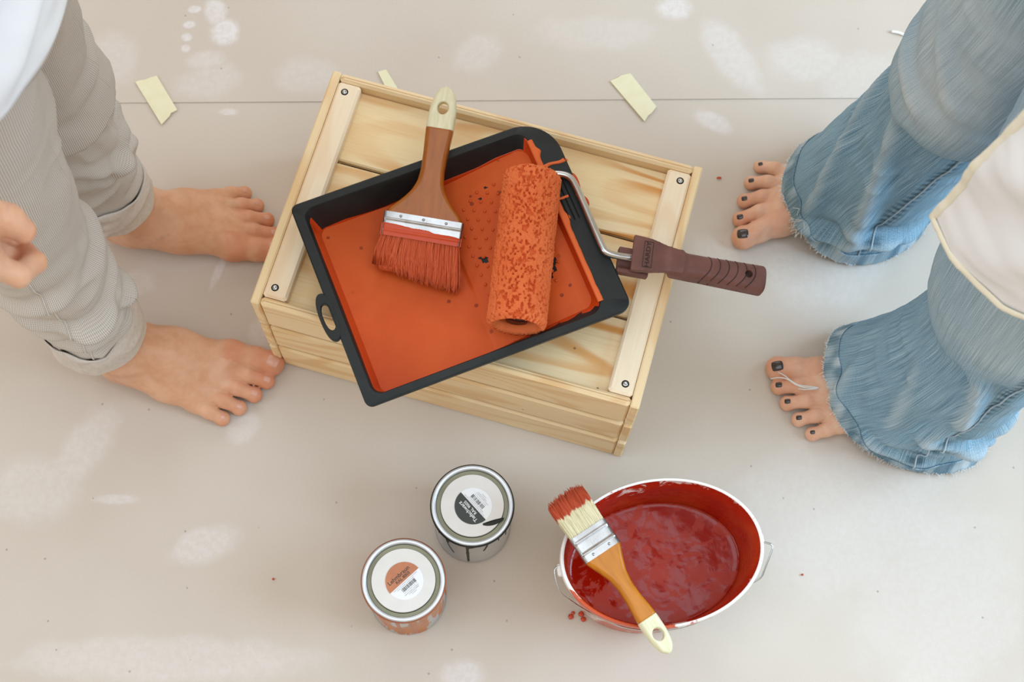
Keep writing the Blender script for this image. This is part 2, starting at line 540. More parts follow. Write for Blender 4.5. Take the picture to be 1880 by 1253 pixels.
LINEN_PLAIN = plain('linen_inside', '#cdc5bd', 0.85, 0, 0.2, 0.08, 220)

def mat_denim(name, wear=True):
    t = NT(name, 0.85, 0.2)
    tc = t.new('ShaderNodeTexCoord'); uv = tc.outputs['UV']
    def mp(s, r=0.0):
        m = t.new('ShaderNodeMapping'); m.inputs['Scale'].default_value = s; m.inputs['Rotation'].default_value = (0, 0, r); t.link(uv, m.inputs[0]); return m.outputs[0]
    slub = t.noise(mp((1250, 11, 1)), 1.0, 2, 0.5)
    slub2 = t.noise(mp((520, 6, 1)), 1.0, 2, 0.6)
    twill = t.noise(mp((1100, 1100, 1)), 1.0, 2)
    f = t.math('ADD', t.math('MULTIPLY', slub, 0.50), t.math('ADD', t.math('MULTIPLY', slub2, 0.10), t.math('MULTIPLY', twill, 0.44)))
    c = t.ramp(f, [(0.38, lin('#4a6c84')), (0.52, lin('#7c9fb5')), (0.68, lin('#b6ccd8'))])
    w = t.attr('wear')
    c = t.mix(t.math('MULTIPLY', w, t.range(f, 0.3, 0.7, 0.5, 0.95)), c, lin('#ccd5d9'))
    d = t.attr('dark')
    c = t.mix(t.math('MULTIPLY', d, t.range(f, 0.3, 0.7, 1.0, 0.6)), c, lin('#33505f'))
    t.color(c); t.bump(f, 0.3, 0.0008)
    return t.m
DENIM = mat_denim('blue_denim')
DENIM_IN = plain('denim_inside', '#a9bac6', 0.85, 0, 0.2, 0.15, 300)
THREAD = plain('white_thread', '#dfe3e4', 0.8, 0, 0.2, 0.06, 300)
def mat_cloth(name, a, b):
    t = NT(name, 0.85, 0.2)
    o = t.coord()
    t.color(t.ramp(t.noise(o, 7, 4), [(0.3, lin(a)), (0.7, lin(b))]))
    t.bump(t.math('ADD', t.noise(o, 1500, 2), t.math('MULTIPLY', t.noise(o, 40, 4, 0.6, 0.8), 0.8)), 0.2, 0.002)
    return t.m
SHIRT_WHITE = mat_cloth('white_cotton_shirt', '#dfe3ea', '#eceef2')
SHIRT_CREAM = mat_cloth('off_white_cotton_shirt', '#e9e9ea', '#f0f0f0')
HEM_YELLOW = mat_cloth('cream_hem_tape', '#ece5cf', '#efe9d8')
HAIR = plain('brown_hair', '#4a3426', 0.5, 0, 0.4, 0.3, 200)
EYE = plain('eye_white', '#e8e4df', 0.2)
TAPE = None
def mat_tape():
    t = NT('masking_tape', 0.6, 0.3)
    o = t.coord()
    t.color(t.ramp(t.noise(o, 60, 4), [(0.3, lin('#dfdab6')), (0.7, lin('#e6e1c4'))]))
    t.bump(t.noise(o, 300, 3), 0.2, 0.0006)
    return t.m
TAPE = mat_tape()
PAINT_DROP = plain('orange_red_drop', '#bf3d1c', 0.25)

# ------------------------------------------------------------------ setting: floor and paper sheets
floor_mat = plain('screed_floor', '#9c948a', 0.8, 0, 0.2, 0.1, 8)
V, F = bevel_box(6, 6, 0.04, 0.002, (0, 0, -0.0225))
meta(mesh('floor', V, F, floor_mat, smooth=False), 'grey floor lying under the brown covering paper', kind='structure')

def dd(px, py, rx, ry, rot, s):
    p = at(px, py, 0); return (p[0], p[1], rx, ry, math.radians(rot), s)
dust_far = [dd(412, 58, .022, .022, 0, .8), dd(395, 22, .016, .026, 10, .65), dd(357, 17, .010, .006, 10, .7), dd(347, 45, .010, .006, 10, .75),
            dd(343, 68, .008, .007, 0, .7), dd(341, 89, .007, .007, 0, .6), dd(378, 110, .03, .016, 10, .4), dd(1240, 15, .03, .02, 0, .55),
            dd(880, 100, .04, .03, 30, .28), dd(380, 150, .05, .03, 20, .3), dd(1340, 100, .07, .03, -60, .35), dd(1480, 110, .06, .04, 0, .3),
            dd(200, 110, .04, .05, 0, .3), dd(1090, 60, .1, .03, 0, .22), dd(560, 140, .05, .03, 0, .25), dd(1600, 150, .08, .05, 0, .25)]
dust_near = [dd(1310, 222, .03, .015, -30, .5), dd(420, 205, .014, .006, 0, .55), dd(160, 820, .06, .03, 60, .3), dd(375, 1000, .05, .025, 20, .42),
             dd(445, 785, .025, .02, 60, .35), dd(850, 1240, .03, .02, 0, .45), dd(60, 900, .06, .05, 0, .28), dd(210, 917, .03, .007, 0, .4),
             dd(1500, 470, .1, .09, 0, .3), dd(1550, 950, .16, .12, 0, .22), dd(1330, 480, .05, .05, 0, .22), dd(300, 1210, .2, .03, 0, .3),
             dd(1720, 1100, .12, .14, 0, .2), dd(480, 610, .02, .02, 0, .3), dd(400, 500, .006, .03, -20, .5), dd(250, 520, .03, .02, 0, .25)]
seam_a = at(210, 189, 0); seam_b = at(1590, 180, 0)
sl = (seam_b[1] - seam_a[1]) / (seam_b[0] - seam_a[0])
def seam_y(x): return seam_a[1] + sl * (x - seam_a[0])
def paper(name, ya, yb, z0, lift, mat, label):
    nx, ny = 90, 60
    xs = np.linspace(-1.9, 1.9, nx); ts = np.linspace(0, 1, ny) ** 1.6
    V = []
    for t in ts:
        for x in xs:
            y = ya(x) + (yb - ya(x)) * t
            V.append((x, y, 0))
    V = np.array(V)
    z = z0 + 0.0006 * (fbm(V, 4, 3, 5) + 0.6) * 0.5
    if lift:
        edge = np.repeat(ts, nx) * abs(yb - seam_a[1])
        z += lift * np.exp(-(edge / 0.012) ** 2) * (0.8 + 0.3 * vnoise(V, 9, 2))
    top = V.copy(); top[:, 2] = z
    bot = top.copy(); bot[:, 2] -= 0.0005
    n = len(V); F = grid_faces(ny, nx)
    flip = ya(0) > yb
    if flip: F = [f[::-1] for f in F]
    F2 = [tuple(i + n for i in f[::-1]) for f in F]
    rim = list(range(nx)) + [nx - 1 + nx * i for i in range(1, ny)] + [nx * ny - 1 - i for i in range(1, nx)] + [nx * i for i in range(ny - 2, 0, -1)]
    S = [(rim[i], rim[(i + 1) % len(rim)], rim[(i + 1) % len(rim)] + n, rim[i] + n) for i in range(len(rim))]
    return meta(mesh(name, np.concatenate([top, bot]), F + F2 + S, mat, smooth=True, auto=40), label, 'paper')
paper('covering_paper', lambda x: seam_y(x) + 0.05, -1.9, -0.0012, 0, mat_paper(dust_near), 'large sheet of brown covering paper under the crate, cans and bucket')
paper('covering_paper', lambda x: seam_y(x), 2.0, -0.0004, 0.0006, mat_paper(dust_far), 'sheet of brown covering paper along the top, overlapping the large sheet')

# ------------------------------------------------------------------ wooden crate (upside down)
CL, CW, CH, CT = 0.46, 0.31, 0.2267, 0.0105
crate = empty('wooden_crate', (0, 0, 0), -0.2750, 'pale pine slatted crate turned upside down under the black paint tray', 'crate')
rows = [(0.1545, 0.2267), (0.0770, 0.1425), (0.0, 0.0650)]
def plank(name, sx, sy, sz, b, loc, mat, rot=(0, 0, 0), parent=crate, me_cache={}):
    key = (round(sx, 4), round(sy, 4), round(sz, 4), b, mat.name)
    if key not in me_cache:
        V, F = bevel_box(sx, sy, sz, b)
        o = mesh(name, V, F, mat, parent, smooth=False); me_cache[key] = o.data
    else:
        o = bpy.data.objects.new(name, me_cache[key]); link(o, parent)
    o.location = loc; o.rotation_euler = rot
    return o
for z0, z1 in rows:
    zc, zh = (z0 + z1) / 2, z1 - z0
    for s in (-1, 1):
        plank('side_slat', CL - 2 * CT - 0.0006, CT, zh, 0.0030, (0, s * (CW / 2 - CT / 2 - 0.0006), zc), PINE)
        plank('end_slat', CW, CT, zh, 0.0016, (s * (CL / 2 - CT / 2), 0, zc), PINE, (0, 0, math.pi / 2))
pan_top = CH - 0.0165
inner_w = CW - 2 * CT - 0.002
pw = (inner_w - 0.008) / 3
for i in range(3):
    plank('bottom_panel', CL - 2 * CT - 0.001, pw, 0.010, 0.0018, (0, (i - 1) * (pw + 0.004), pan_top - 0.005), PINE_PANEL)
for s in (-1, 1):
    bw = 0.0285
    x = s * (CL / 2 - CT - bw / 2 - 0.0004)
    # solid batten; flat dark discs paint the shade of two screw holes
    bl = inner_w - 0.001; bt = 0.0165
    n = 20
    holes = [(-bl / 2 + 0.0125, 0.003), (bl / 2 - 0.0125, 0.003)]
    b = plank('batten', bl, bw, bt, 0.0028, (x, 0, pan_top + bt / 2), PINE_BATTEN, (0, 0, math.pi / 2))
    for hx, hy in holes:
        a = np.linspace(0, 2 * np.pi, n, endpoint=False)
        prof = [(0.0046, bt / 2 + 0.00015), (0.0042, bt / 2 + 0.0003), (0.0036, bt / 2 + 0.00025), (0.0034, bt / 2 - 0.0004)]
        V, F = lathe([(0.0052, 0.0), (0.0050, 0.0002), (0.0034, 0.0002), (0.0034, 0.00005)], 24)
        V2, F2 = lathe([(0.0034, 0.00012), (0.0001, 0.00012)], 24, False, True)
        hole = mesh('screw_hole_shade', *join([(V * 0.86, F), (V2, F2)]), DARK, b, smooth=False); hole.location = (hx, -s * hy, bt / 2)
        sv, sf = lathe([(0.0031, 0.0), (0.0030, 0.0004), (0.0024, 0.0008), (0.0012, 0.0008), (0.0005, 0.0003)], 20, False, True)
        sc = mesh('screw', sv, sf, SCREW, b); sc.location = (hx, -s * hy, bt / 2 + 0.0001)

# ------------------------------------------------------------------ paint tray
TZ = CH + 0.0002
tray_rot = math.atan2(0.115, 0.287)
tray = empty('paint_tray', (-0.0229, -0.0530, TZ), tray_rot, 'black plastic paint tray full of terracotta paint on the crate', 'paint tray')
HU, HV = 0.1560, 0.1262
RIM = 0.060
def rr(u0, u1, hv, rl, rr_, nc=12, ns=10, rn=None):
    rn = rr_ if rn is None else rn
    """rounded rectangle, counter-clockwise, u0..u1 by -hv..hv"""
    pts = []
    def arc(cx, cy, r, a0):
        for i in range(nc + 1):
            a = a0 + (math.pi / 2) * i / nc
            pts.append((cx + r * math.cos(a), cy + r * math.sin(a)))
    def seg(a, b):
        for i in range(1, ns):
            t = i / ns; pts.append((a[0] + (b[0] - a[0]) * t, a[1] + (b[1] - a[1]) * t))
    cs = [(u1 - rn, -hv + rn, rn, -math.pi / 2), (u1 - rr_, hv - rr_, rr_, 0), (u0 + rl, hv - rl, rl, math.pi / 2), (u0 + rl, -hv + rl, rl, math.pi)]
    for i, c in enumerate(cs):
        arc(*c)
        n = cs[(i + 1) % 4]
        seg(pts[-1], (n[0] + n[2] * math.cos(n[3]), n[1] + n[2] * math.sin(n[3])))
    return np.array(pts)
def floor_z(u):
    u = np.asarray(u, float)
    return np.interp(u, [-0.2, -0.008, 0.006, 0.108, 0.2], [0.004, 0.004, 0.0165, 0.044, 0.0445])
def ring(u0, u1, hv, rl, r2, z):
    p = rr(u0, u1, hv, rl, r2, rn=(0.014 + (r2 - 0.045) if r2 > 0.03 else None))
    zz = floor_z(p[:, 0]) if z is None else np.full(len(p), z)
    return np.column_stack([p, zz])
IN0, IN1, INV = -HU + 0.0120, HU - 0.031, HV - 0.0100      # inner edge of the rim
B0, B1, BV = IN0 + 0.013, IN1 - 0.004, INV - 0.0125         # foot of the inner wall
rim_drop = lambda R_: R_
rings = [ring(-HU, HU, HV, 0.0085, 0.045, RIM - 0.007), ring(-HU - .0004, HU + .0004, HV + .0004, 0.0085, 0.045, RIM - 0.0012),
         ring(-HU + 0.0012, HU - 0.0012, HV - 0.0012, 0.0075, 0.044, RIM), ring(IN0 - 0.0012, IN1 + 0.0012, INV + 0.0012, 0.013, 0.016, RIM),
         ring(IN0, IN1, INV, 0.012, 0.015, RIM - 0.0012), ring(B0, B1, BV, 0.010, 0.013, None)]
Vw, Fw = loft(rings)
# outside wall and underside
o_r = [ring(-HU, HU, HV, 0.0085, 0.045, RIM - 0.007), ring(-HU + .0016, HU - .0016, HV - .0016, 0.0075, 0.043, RIM - 0.007), ring(IN0 - .003, IN1 + .004, INV + .003, 0.013, 0.018, RIM - 0.004)]
low = ring(B0 - 0.003, B1 + 0.003, BV + 0.003, 0.012, 0.015, None); low[:, 2] -= 0.004; o_r.append(low)
Vo, Fo = loft(o_r); Fo = [f[::-1] for f in Fo]
def inner_half(u, u0, u1, hv, rl, r2):
    u = np.clip(u, u0, u1); h = np.full(len(u), hv)
    m = u < u0 + rl; h[m] = hv - rl + np.sqrt(np.maximum(rl ** 2 - (u0 + rl - u[m]) ** 2, 0))
    m = u > u1 - r2; h[m] = hv - r2 + np.sqrt(np.maximum(r2 ** 2 - (u[m] - u1 + r2) ** 2, 0))
    return h
us = np.unique(np.concatenate([np.linspace(B0, B0 + 0.012, 8), np.linspace(B0 + .012, -0.012, 30), np.linspace(-0.012, 0.012, 25), np.linspace(0.012, B1 - .014, 40), np.linspace(B1 - .014, B1, 12)]))
vs = np.linspace(-1, 1, 80)
def sheet(us, hh, zf):
    U_, T_ = np.meshgrid(us, vs, indexing='ij'); Vv = T_ * hh[:, None]
    return np.column_stack([U_.ravel(), Vv.ravel(), zf(U_.ravel(), Vv.ravel())]), grid_faces(len(us), len(vs))
hh = inner_half(us, B0, B1, BV, 0.010, 0.013) + 0.0004
Vf, Ff = sheet(us, hh, lambda u, v: floor_z(u)); Ff = Ff
Vb, Fb = sheet(us, hh + .002, lambda u, v: floor_z(u) - 0.0038); Fb = [f[::-1] for f in Fb]
tbody = mesh('tray_body', *join([(Vw, Fw), (Vo, Fo), (Vf, Ff), (Vb, Fb)]), TRAY_BLACK, tray, auto=35)
# hanging loop on the short side
lc = np.array([-HU - 0.0042, -0.0135]); n = 48
a = np.linspace(0, 2 * np.pi, n, endpoint=False)
def sup(rx, ry, p=2.3): return np.column_stack([lc[0] + rx * np.sign(np.cos(a)) * np.abs(np.cos(a)) ** (2 / p), lc[1] + ry * np.sign(np.sin(a)) * np.abs(np.sin(a)) ** (2 / p)])
def zz(p, z): return np.column_stack([p, np.full(len(p), z)])
Vl, Fl = loft([zz(sup(.0095, .029), RIM - .006), zz(sup(.0098, .0293), RIM - .001), zz(sup(.0090, .0283), RIM + .0003), zz(sup(.0062, .0172), RIM + .0003), zz(sup(.0055, .0162), RIM - .0008), zz(sup(.0055, .0162), RIM - .006), zz(sup(.0095, .029), RIM - .006)])
mesh('hanging_loop', Vl, Fl, TRAY_BLACK, tray, auto=35)
for k in range(3):    # raised ribs on the broad rim
    v, f = bevel_box(0.0016, 0.055, 0.0016, 0.0005, (HU - 0.0245 + 0.0055 * k, 0.022, RIM + 0.0004))
    mesh('rim_rib', v, f, TRAY_BLACK, tray, smooth=False)

# paint: pool in the well plus the film on the ramp
LEVEL = 0.0150
def coat_z(u, v):
    P = np.column_stack([u, v, np.zeros(len(u))])
    film = floor_z(u) + 0.0011 + 0.0004 * fbm(P, 60, 3, 9)
    return smax(np.full(len(u), LEVEL), film, 0.0018) + 0.00015 * fbm(P, 30, 3, 4)
us2 = np.unique(np.concatenate([np.linspace(B0 - 0.0035, -0.014, 60), np.linspace(-0.014, 0.014, 50), np.linspace(0.014, B1 + .0005, 80)]))
vs = np.linspace(-1, 1, 150)
frac = np.clip((LEVEL - 0.004) / (RIM - 0.005), 0, 1)
hpaint = inner_half(us2, B0 - .0035, B1 + .0005, BV + np.where(True, 0.0026, 0), 0.011, 0.013)
Vp, Fp = sheet(us2, hpaint, coat_z)
# scraped bare patches around the studs
ur, vr = Vp[:, 0], Vp[:, 1]
bare = [(0.030, -0.002, .006), (0.093, -0.044, .010), (0.099, -0.036, .006), (0.088, -0.052, .007), (0.040, -.02, .004), (0.026, 0.004, .004), (0.0625, 0.079, .0035), (.052, .069, .003)]
hidden = np.zeros(len(ur), bool)
for bu, bv, br in bare:
    d = np.hypot(ur - bu, vr - bv) / br + 0.55 * fbm(np.column_stack([ur, vr, 0 * ur]), 260, 3, 21)
    hidden |= d < 0.75
Fp = [f for f in Fp if not (hidden[f[0]] and hidden[f[2]])]
pool = mesh('paint_pool', Vp, Fp, PAINT_TRAY, tray)
# paint dragged up the inner walls
nring = len(rings[4])
topr, botr = rings[4], rings[5]
tt = np.linspace(0, 1, 16)
arcp = topr[:, :2]
hfrac = np.empty(nring)
for i, (u, v) in enumerate(arcp):
    nz = fbm(np.array([[u, v, 0]]), 55, 4, 2)[0]; nz2 = vnoise(np.array([[u, v, 0]]), 12, 6)[0]
    if u < IN0 + 0.004: h = 0.80 + 0.10 * nz
    elif u > IN1 - 0.004: h = 1.0
    elif v > 0: h = (0.30 if u < 0 else 0.22) + 0.20 * nz + 0.10 * nz2
    else: h = 0.55 + 0.2 * nz
    hfrac[i] = min(1.0, h)
inward = (botr[:, :2] - topr[:, :2]); inward /= np.linalg.norm(inward, axis=1)[:, None] + 1e-9
Vc = []
for t in tt:
    q = t * hfrac[:, None]
    p = botr * (1 - q) + topr * q
    p[:, :2] += inward * 0.0007 * (1.0 if t < 1 else 0.1)
    Vc.append(p)
mesh('paint_coat', *loft(Vc), PAINT_WET, tray)
# thick bead of paint wiped off on the broad rim, with runs
def ribbon(name, path, w0, w1, z, mat, parent, thick=0.0012, seed=0):
    """paint lying on a surface: path points (u,v), widths to both sides, rounded section"""
    P = np.asarray(path, float); T = np.gradient(P, axis=0); T /= np.linalg.norm(T, axis=1)[:, None]; N = np.column_stack([-T[:, 1], T[:, 0]])
    rows_ = []
    Z = np.full(len(P), z) if np.isscalar(z) else np.asarray(z)
    for s, k in ((-1, 0.0), (-0.85, 0.7), (-0.4, 1.0), (0.4, 1.0), (0.85, 0.7), (1, 0.0)):
        w = (w0 if s < 0 else w1)
        rows_.append(np.column_stack([P + N * (np.abs(s) * np.asarray(w) * np.sign(s))[:, None], Z + thick * k - 0.0002 * (k == 0)]))
    V = np.concatenate(rows_); F = grid_faces(len(rows_), len(P))
    return mesh(name, V, F, mat, parent)
vv = np.linspace(INV - 0.012, -INV + 0.010, 140)
P0 = np.column_stack([np.full(len(vv), IN1 + 0.0008), vv])
wn = fbm(np.column_stack([vv, vv * 0, vv * 0]), 70, 3, 12)
wout = 0.0036 + 0.0012 * wn + 0.004 * np.exp(-((vv - 0.088) / 0.005) ** 2) + 0.004 * np.exp(-((vv - 0.0) / 0.006) ** 2) + 0.003 * np.exp(-((vv - 0.040) / 0.01) ** 2)
ribbon('paint_bead', P0, np.full(len(vv), 0.003), np.maximum(wout, 0.0008), RIM + 0.0002, PAINT_RIM, tray)
q = np.linspace(0, 1, 30)
Pd = np.column_stack([IN1 + 0.002 + q * 0.030, 0.066 + 0.003 * q + 0.0015 * np.sin(q * 6)])
ribbon('paint_run', Pd, 0.0030 - 0.0012 * np.sin(q * 3.1), 0.0030 - 0.0012 * np.sin(q * 3.1), np.where(q > .93, RIM - 0.002, RIM + 0.0001), PAINT_RIM, tray)
Pd = np.column_stack([IN1 + 0.004 + q * 0.012, 0.024 + 0 * q])
ribbon('paint_run', Pd, 0.0016 + 0 * q, 0.0016 + 0 * q, RIM + 0.0006, PAINT_RIM, tray)
def blob(name, c, rx, ry, rz, mat, parent, rot=0.0, seed=0, n=22):
    a = np.linspace(0, 2 * np.pi, n, endpoint=False)
    wob = 1 + 0.16 * fbm(np.column_stack([np.cos(a), np.sin(a), a * 0]), 1.3, 3, seed)
    R_ = []
    for k, h in ((1.0, 0.0), (0.97, 0.35), (0.85, 0.7), (0.55, 0.95), (0.05, 1.0)):
        x, y = rx * k * wob * np.cos(a), ry * k * wob * np.sin(a)
        R_.append(np.column_stack([c[0] + x * math.cos(rot) - y * math.sin(rot), c[1] + x * math.sin(rot) + y * math.cos(rot), c[2] + rz * h + 0 * a]))
    return mesh(name, *loft(R_, True, True), mat, parent)
blob('paint_drip', (HU - 0.001, 0.0375, RIM - 0.006), 0.0055, 0.013, 0.0062, PAINT_WET, tray, -0.15, 3)
blob('paint_drip', (HU - 0.0005, 0.0135, RIM - 0.006), 0.0058, 0.009, 0.0062, PAINT_WET, tray, 0.2, 5)
# studs on the ramp
sv, sf = lathe([(0.0019, 0.0), (0.0019, 0.0018), (0.0013, 0.0024)], 12, False, True)
stud_me = None
for iu in range(9):
    for iv in range(13):
        u = 0.0195 + iu * 0.0105; v = -0.078 + iv * 0.0125 + (0.006 if iu % 2 else 0)
        r_ = math.hypot((u - 0.060) / 0.052, (v - 0.0) / 0.085)
        if r_ > 1.0 or u > B1 - 0.008: continue
        if stud_me is None:
            o = mesh('ramp_stud', sv, sf, PAINT_TRAY, tray); stud_me = o.data
        else:
            o = bpy.data.objects.new('ramp_stud', stud_me); link(o, tray)
        o.location = (u, v, float(floor_z(u)) + 0.0004)

# ------------------------------------------------------------------ paint roller lying on the ramp
rf = np.array([0.0585, 0.0430, 0.2985]); rn = np.array([0.0395, -0.1385, 0.2965])
RR = 0.0322
roller = empty('paint_roller', tuple((rf + rn) / 2 - np.array([0, 0, RR])), 0, 'foam paint roller soaked in terracotta paint, brown handle, on the tray', 'paint roller')
ro = np.array(roller.location)
axd = rn - rf; RL = np.linalg.norm(axd); axd /= RL
e1 = np.cross(axd, [0, 0, 1]); e1 /= np.linalg.norm(e1); e2 = np.cross(e1, axd)
nt, ns = 400, 460
th = np.linspace(0, 2 * np.pi, nt, endpoint=False); ss = np.linspace(0, RL, ns)
TH, SS = np.meshgrid(th, ss)
base = np.stack([np.cos(TH) * RR, np.sin(TH) * RR, SS], -1)
ng = np.stack([base[..., 0], base[..., 1], base[..., 2]], -1)
d1 = fbm(ng * np.array([1, 1, .8]), 380, 2, 31); d2 = fbm(ng, 620, 2, 47); d3 = fbm(ng, 45, 2, 8)
pits = np.clip((-d1 - 0.10) / 0.32, 0, 1) ** 0.8
rad = RR + 0.0006 + 0.0009 * d2 + 0.0008 * d3 - 0.0043 * pits + 0.0004 * d1
endr = np.minimum(SS, RL - SS); rad -= 0.004 * np.exp(-(endr / 0.0025) ** 2)
# nap squeezed into a slight ridge along the top
rad += 0.0008 * np.exp(-((TH - 1.75) / 0.12) ** 2)
pos = rf + axd * (SS + 0.0012 * d1 * (endr < 0.006))[..., None] + rad[..., None] * (np.cos(TH)[..., None] * e1 + np.sin(TH)[..., None] * e2)
V = pos.reshape(-1, 3); F = grid_faces(ns, nt, True)
nv = len(V)
ends = []
for si, s_, dirn in ((0, 0, 1), (ns - 1, RL, -1)):
    for r_, dz in ((0.027, 0.0), (0.0225, 0.002), (0.022, 0.02), (0.021, 0.034)):
        ends.append(rf + axd * (s_ + dirn * dz) + r_ * (1 + 0.06 * vnoise(np.column_stack([np.cos(th), np.sin(th), th * 0]), 3, si))[:, None] * (np.cos(th)[:, None] * e1 + np.sin(th)[:, None] * e2))
V = np.concatenate([V] + ends)
def conn(a0, b0, flip):
    return [((a0 + j, b0 + j, b0 + (j + 1) % nt, a0 + (j + 1) % nt) if not flip else (a0 + j, a0 + (j + 1) % nt, b0 + (j + 1) % nt, b0 + j)) for j in range(nt)]
F += conn(0, nv, False)
for k in range(3): F += conn(nv + k * nt, nv + (k + 1) * nt, False)
F += conn((ns - 1) * nt, nv + 4 * nt, True)
for k in range(4, 7): F += conn(nv + k * nt, nv + (k + 1) * nt, True)
sleeve = mesh('foam_sleeve', V, F, PAINT_SPONGE, roller, off=ro)
V, F = tube([rf + axd * 0.026, rf + axd * (RL - 0.024)], 0.0215, 40)
mesh('roller_core', V, F, BROWN_DARK, roller, off=ro)
V, F = tube([rf + axd * (RL - 0.026), rf + axd * (RL - 0.006)], [0.013, 0.012], 30)
mesh('end_cap', V, F, mat_plastic('paint_stained_cap', '#3a100a', 0.35), roller, off=ro)
w = [rf + axd * 0.02, rf - axd * 0.003 + np.array([0, 0, -.003]), np.array([0.068, 0.0450, 0.2930]), at(1022, 319, 0.292), at(1044, 323, 0.293), at(1057, 340, 0.294), at(1105, 453, 0.2945), at(1114, 467, 0.294), at(1165, 475, 0.288), at(1200, 481, 0.285)]
V, F = tube(smooth_path(w, it=3), 0.0042, 14)
mesh('wire_arm', V, F, WIRE, roller, off=ro)
# handle
h0 = at(1158, 473, 0.285); h1 = at(1403, 517, 0.268)
ha = h1 - h0; HL = np.linalg.norm(ha); ha /= HL
hs = np.cross([0, 0, 1], ha); hs /= np.linalg.norm(hs); hu = np.cross(ha, hs)
HM = np.stack([ha, hs, hu], 1)
def sd_handle(P):
    x, y, z = P[..., 0], P[..., 1], P[..., 2]
    hw = np.interp(x, [-0.02, 0.0, 0.03, 0.05, 0.08, HL], [0.0195, 0.0190, 0.0160, 0.0150, 0.0150, 0.0175])
    yc = np.interp(x, [0, 0.05, HL], [0.001, 0.0, -0.0005])
    ht = np.interp(x, [0.0, 0.045, 0.07, HL], [0.011, 0.013, 0.0145, 0.0125])
    qx = np.maximum(0.010 - x, x - HL)
    q = np.stack([qx + 0.006, np.abs(y - yc) - hw + 0.0095, np.abs(z) - ht + 0.0095], -1)
    grip = np.linalg.norm(np.maximum(q, 0), axis=-1) + np.minimum(q.max(-1), 0) - 0.0088
    # rounded far end
    grip = smax(grip, np.hypot((x - (HL - 0.055)) / 1.0, (y - yc) * 0.9) - 0.0555, 0.003)
    # flared thumb plate on top of the near end
    pw = np.interp(x, [0, 0.02, 0.05], [0.0205, 0.0190, 0.012])
    plate = np.maximum(np.maximum(-x, x - 0.055), np.maximum(np.abs(y - 0.0015) - pw, np.abs(z - np.interp(x, [0, 0.025, 0.055], [0.0105, 0.0105, 0.0070])) - 0.003))
    d = smin(grip, plate - 0.0006, 0.009)
    low_ = rbox(P, (0.004, -0.004, -0.0055), (0.018, 0.0155, 0.0055), 0.0015)
    d = np.minimum(d, low_)
    d = smax(d, -(np.hypot(y + 0.008, (z - 0.0015) * 1.1) - 0.0062 + np.maximum(0, x - 0.016) * 1.2), 0.001)
    d = smax(d, -(np.hypot(x - (HL - 0.021), y - 0.001) - 0.0042), 0.001)
    return d
V, F = nets(sd_handle, (-0.018, -0.026, -0.018), (HL + 0.004, 0.026, 0.02), 0.0009)
handle = mesh('handle', V @ HM.T + h0, F, BROWN_PLASTIC, roller, off=ro)
for k in range(6):
    y = np.linspace(-0.0150, 0.0140, 24)
    x = 0.086 + 0.0102 * k - 26.0 * (y - 0.004) ** 2 - 0.10 * (0.0 - y)
    x = 0.0895 + 0.0102 * k - 30 * (y - 0.003) ** 2
    z = drop(sd_handle, np.column_stack([x, y]), -0.004, 0.02)
    V, F = tube(np.column_stack([x, y, z]), 0.0006, 6)
    mesh('groove_shade_line', V @ HM.T + h0, F, BROWN_DARK, handle, off=ro)  # raised tubes; the shade of the grip grooves is put into their darker brown
rot_h = Matrix(HM.tolist()).to_4x4()
me = text_mesh('HARDY', 0.0092, 0.0002, 0.00005)
me.transform(Matrix.Rotation(math.pi / 2, 4, 'Z'))
me.transform(Matrix.Diagonal((0.78, 1.0, 1.0, 1.0)))
me.transform(Matrix.Translation((0.0165, 0.0015, 0.0144)))
me.transform(rot_h); me.transform(Matrix.Translation(Vector(h0 - ro)))
mesh_from(me, 'embossed_lettering', BROWN_DARK, handle)
fr = []
for (cx, cy, sx, sy) in ((0.0115, .0015, .0006, .031), (0.0215, .0015, .0006, .031), (0.0165, .0167, .0106, .0006), (0.0165, -.0137, .0106, .0006)):
    fr.append(bevel_box(sx, sy, 0.0004, 0.0001, (cx, cy, 0.0143)))
V, F = join(fr)
mesh('embossed_frame', V @ HM.T + h0, F, BROWN_DARK, handle, smooth=False, off=ro)

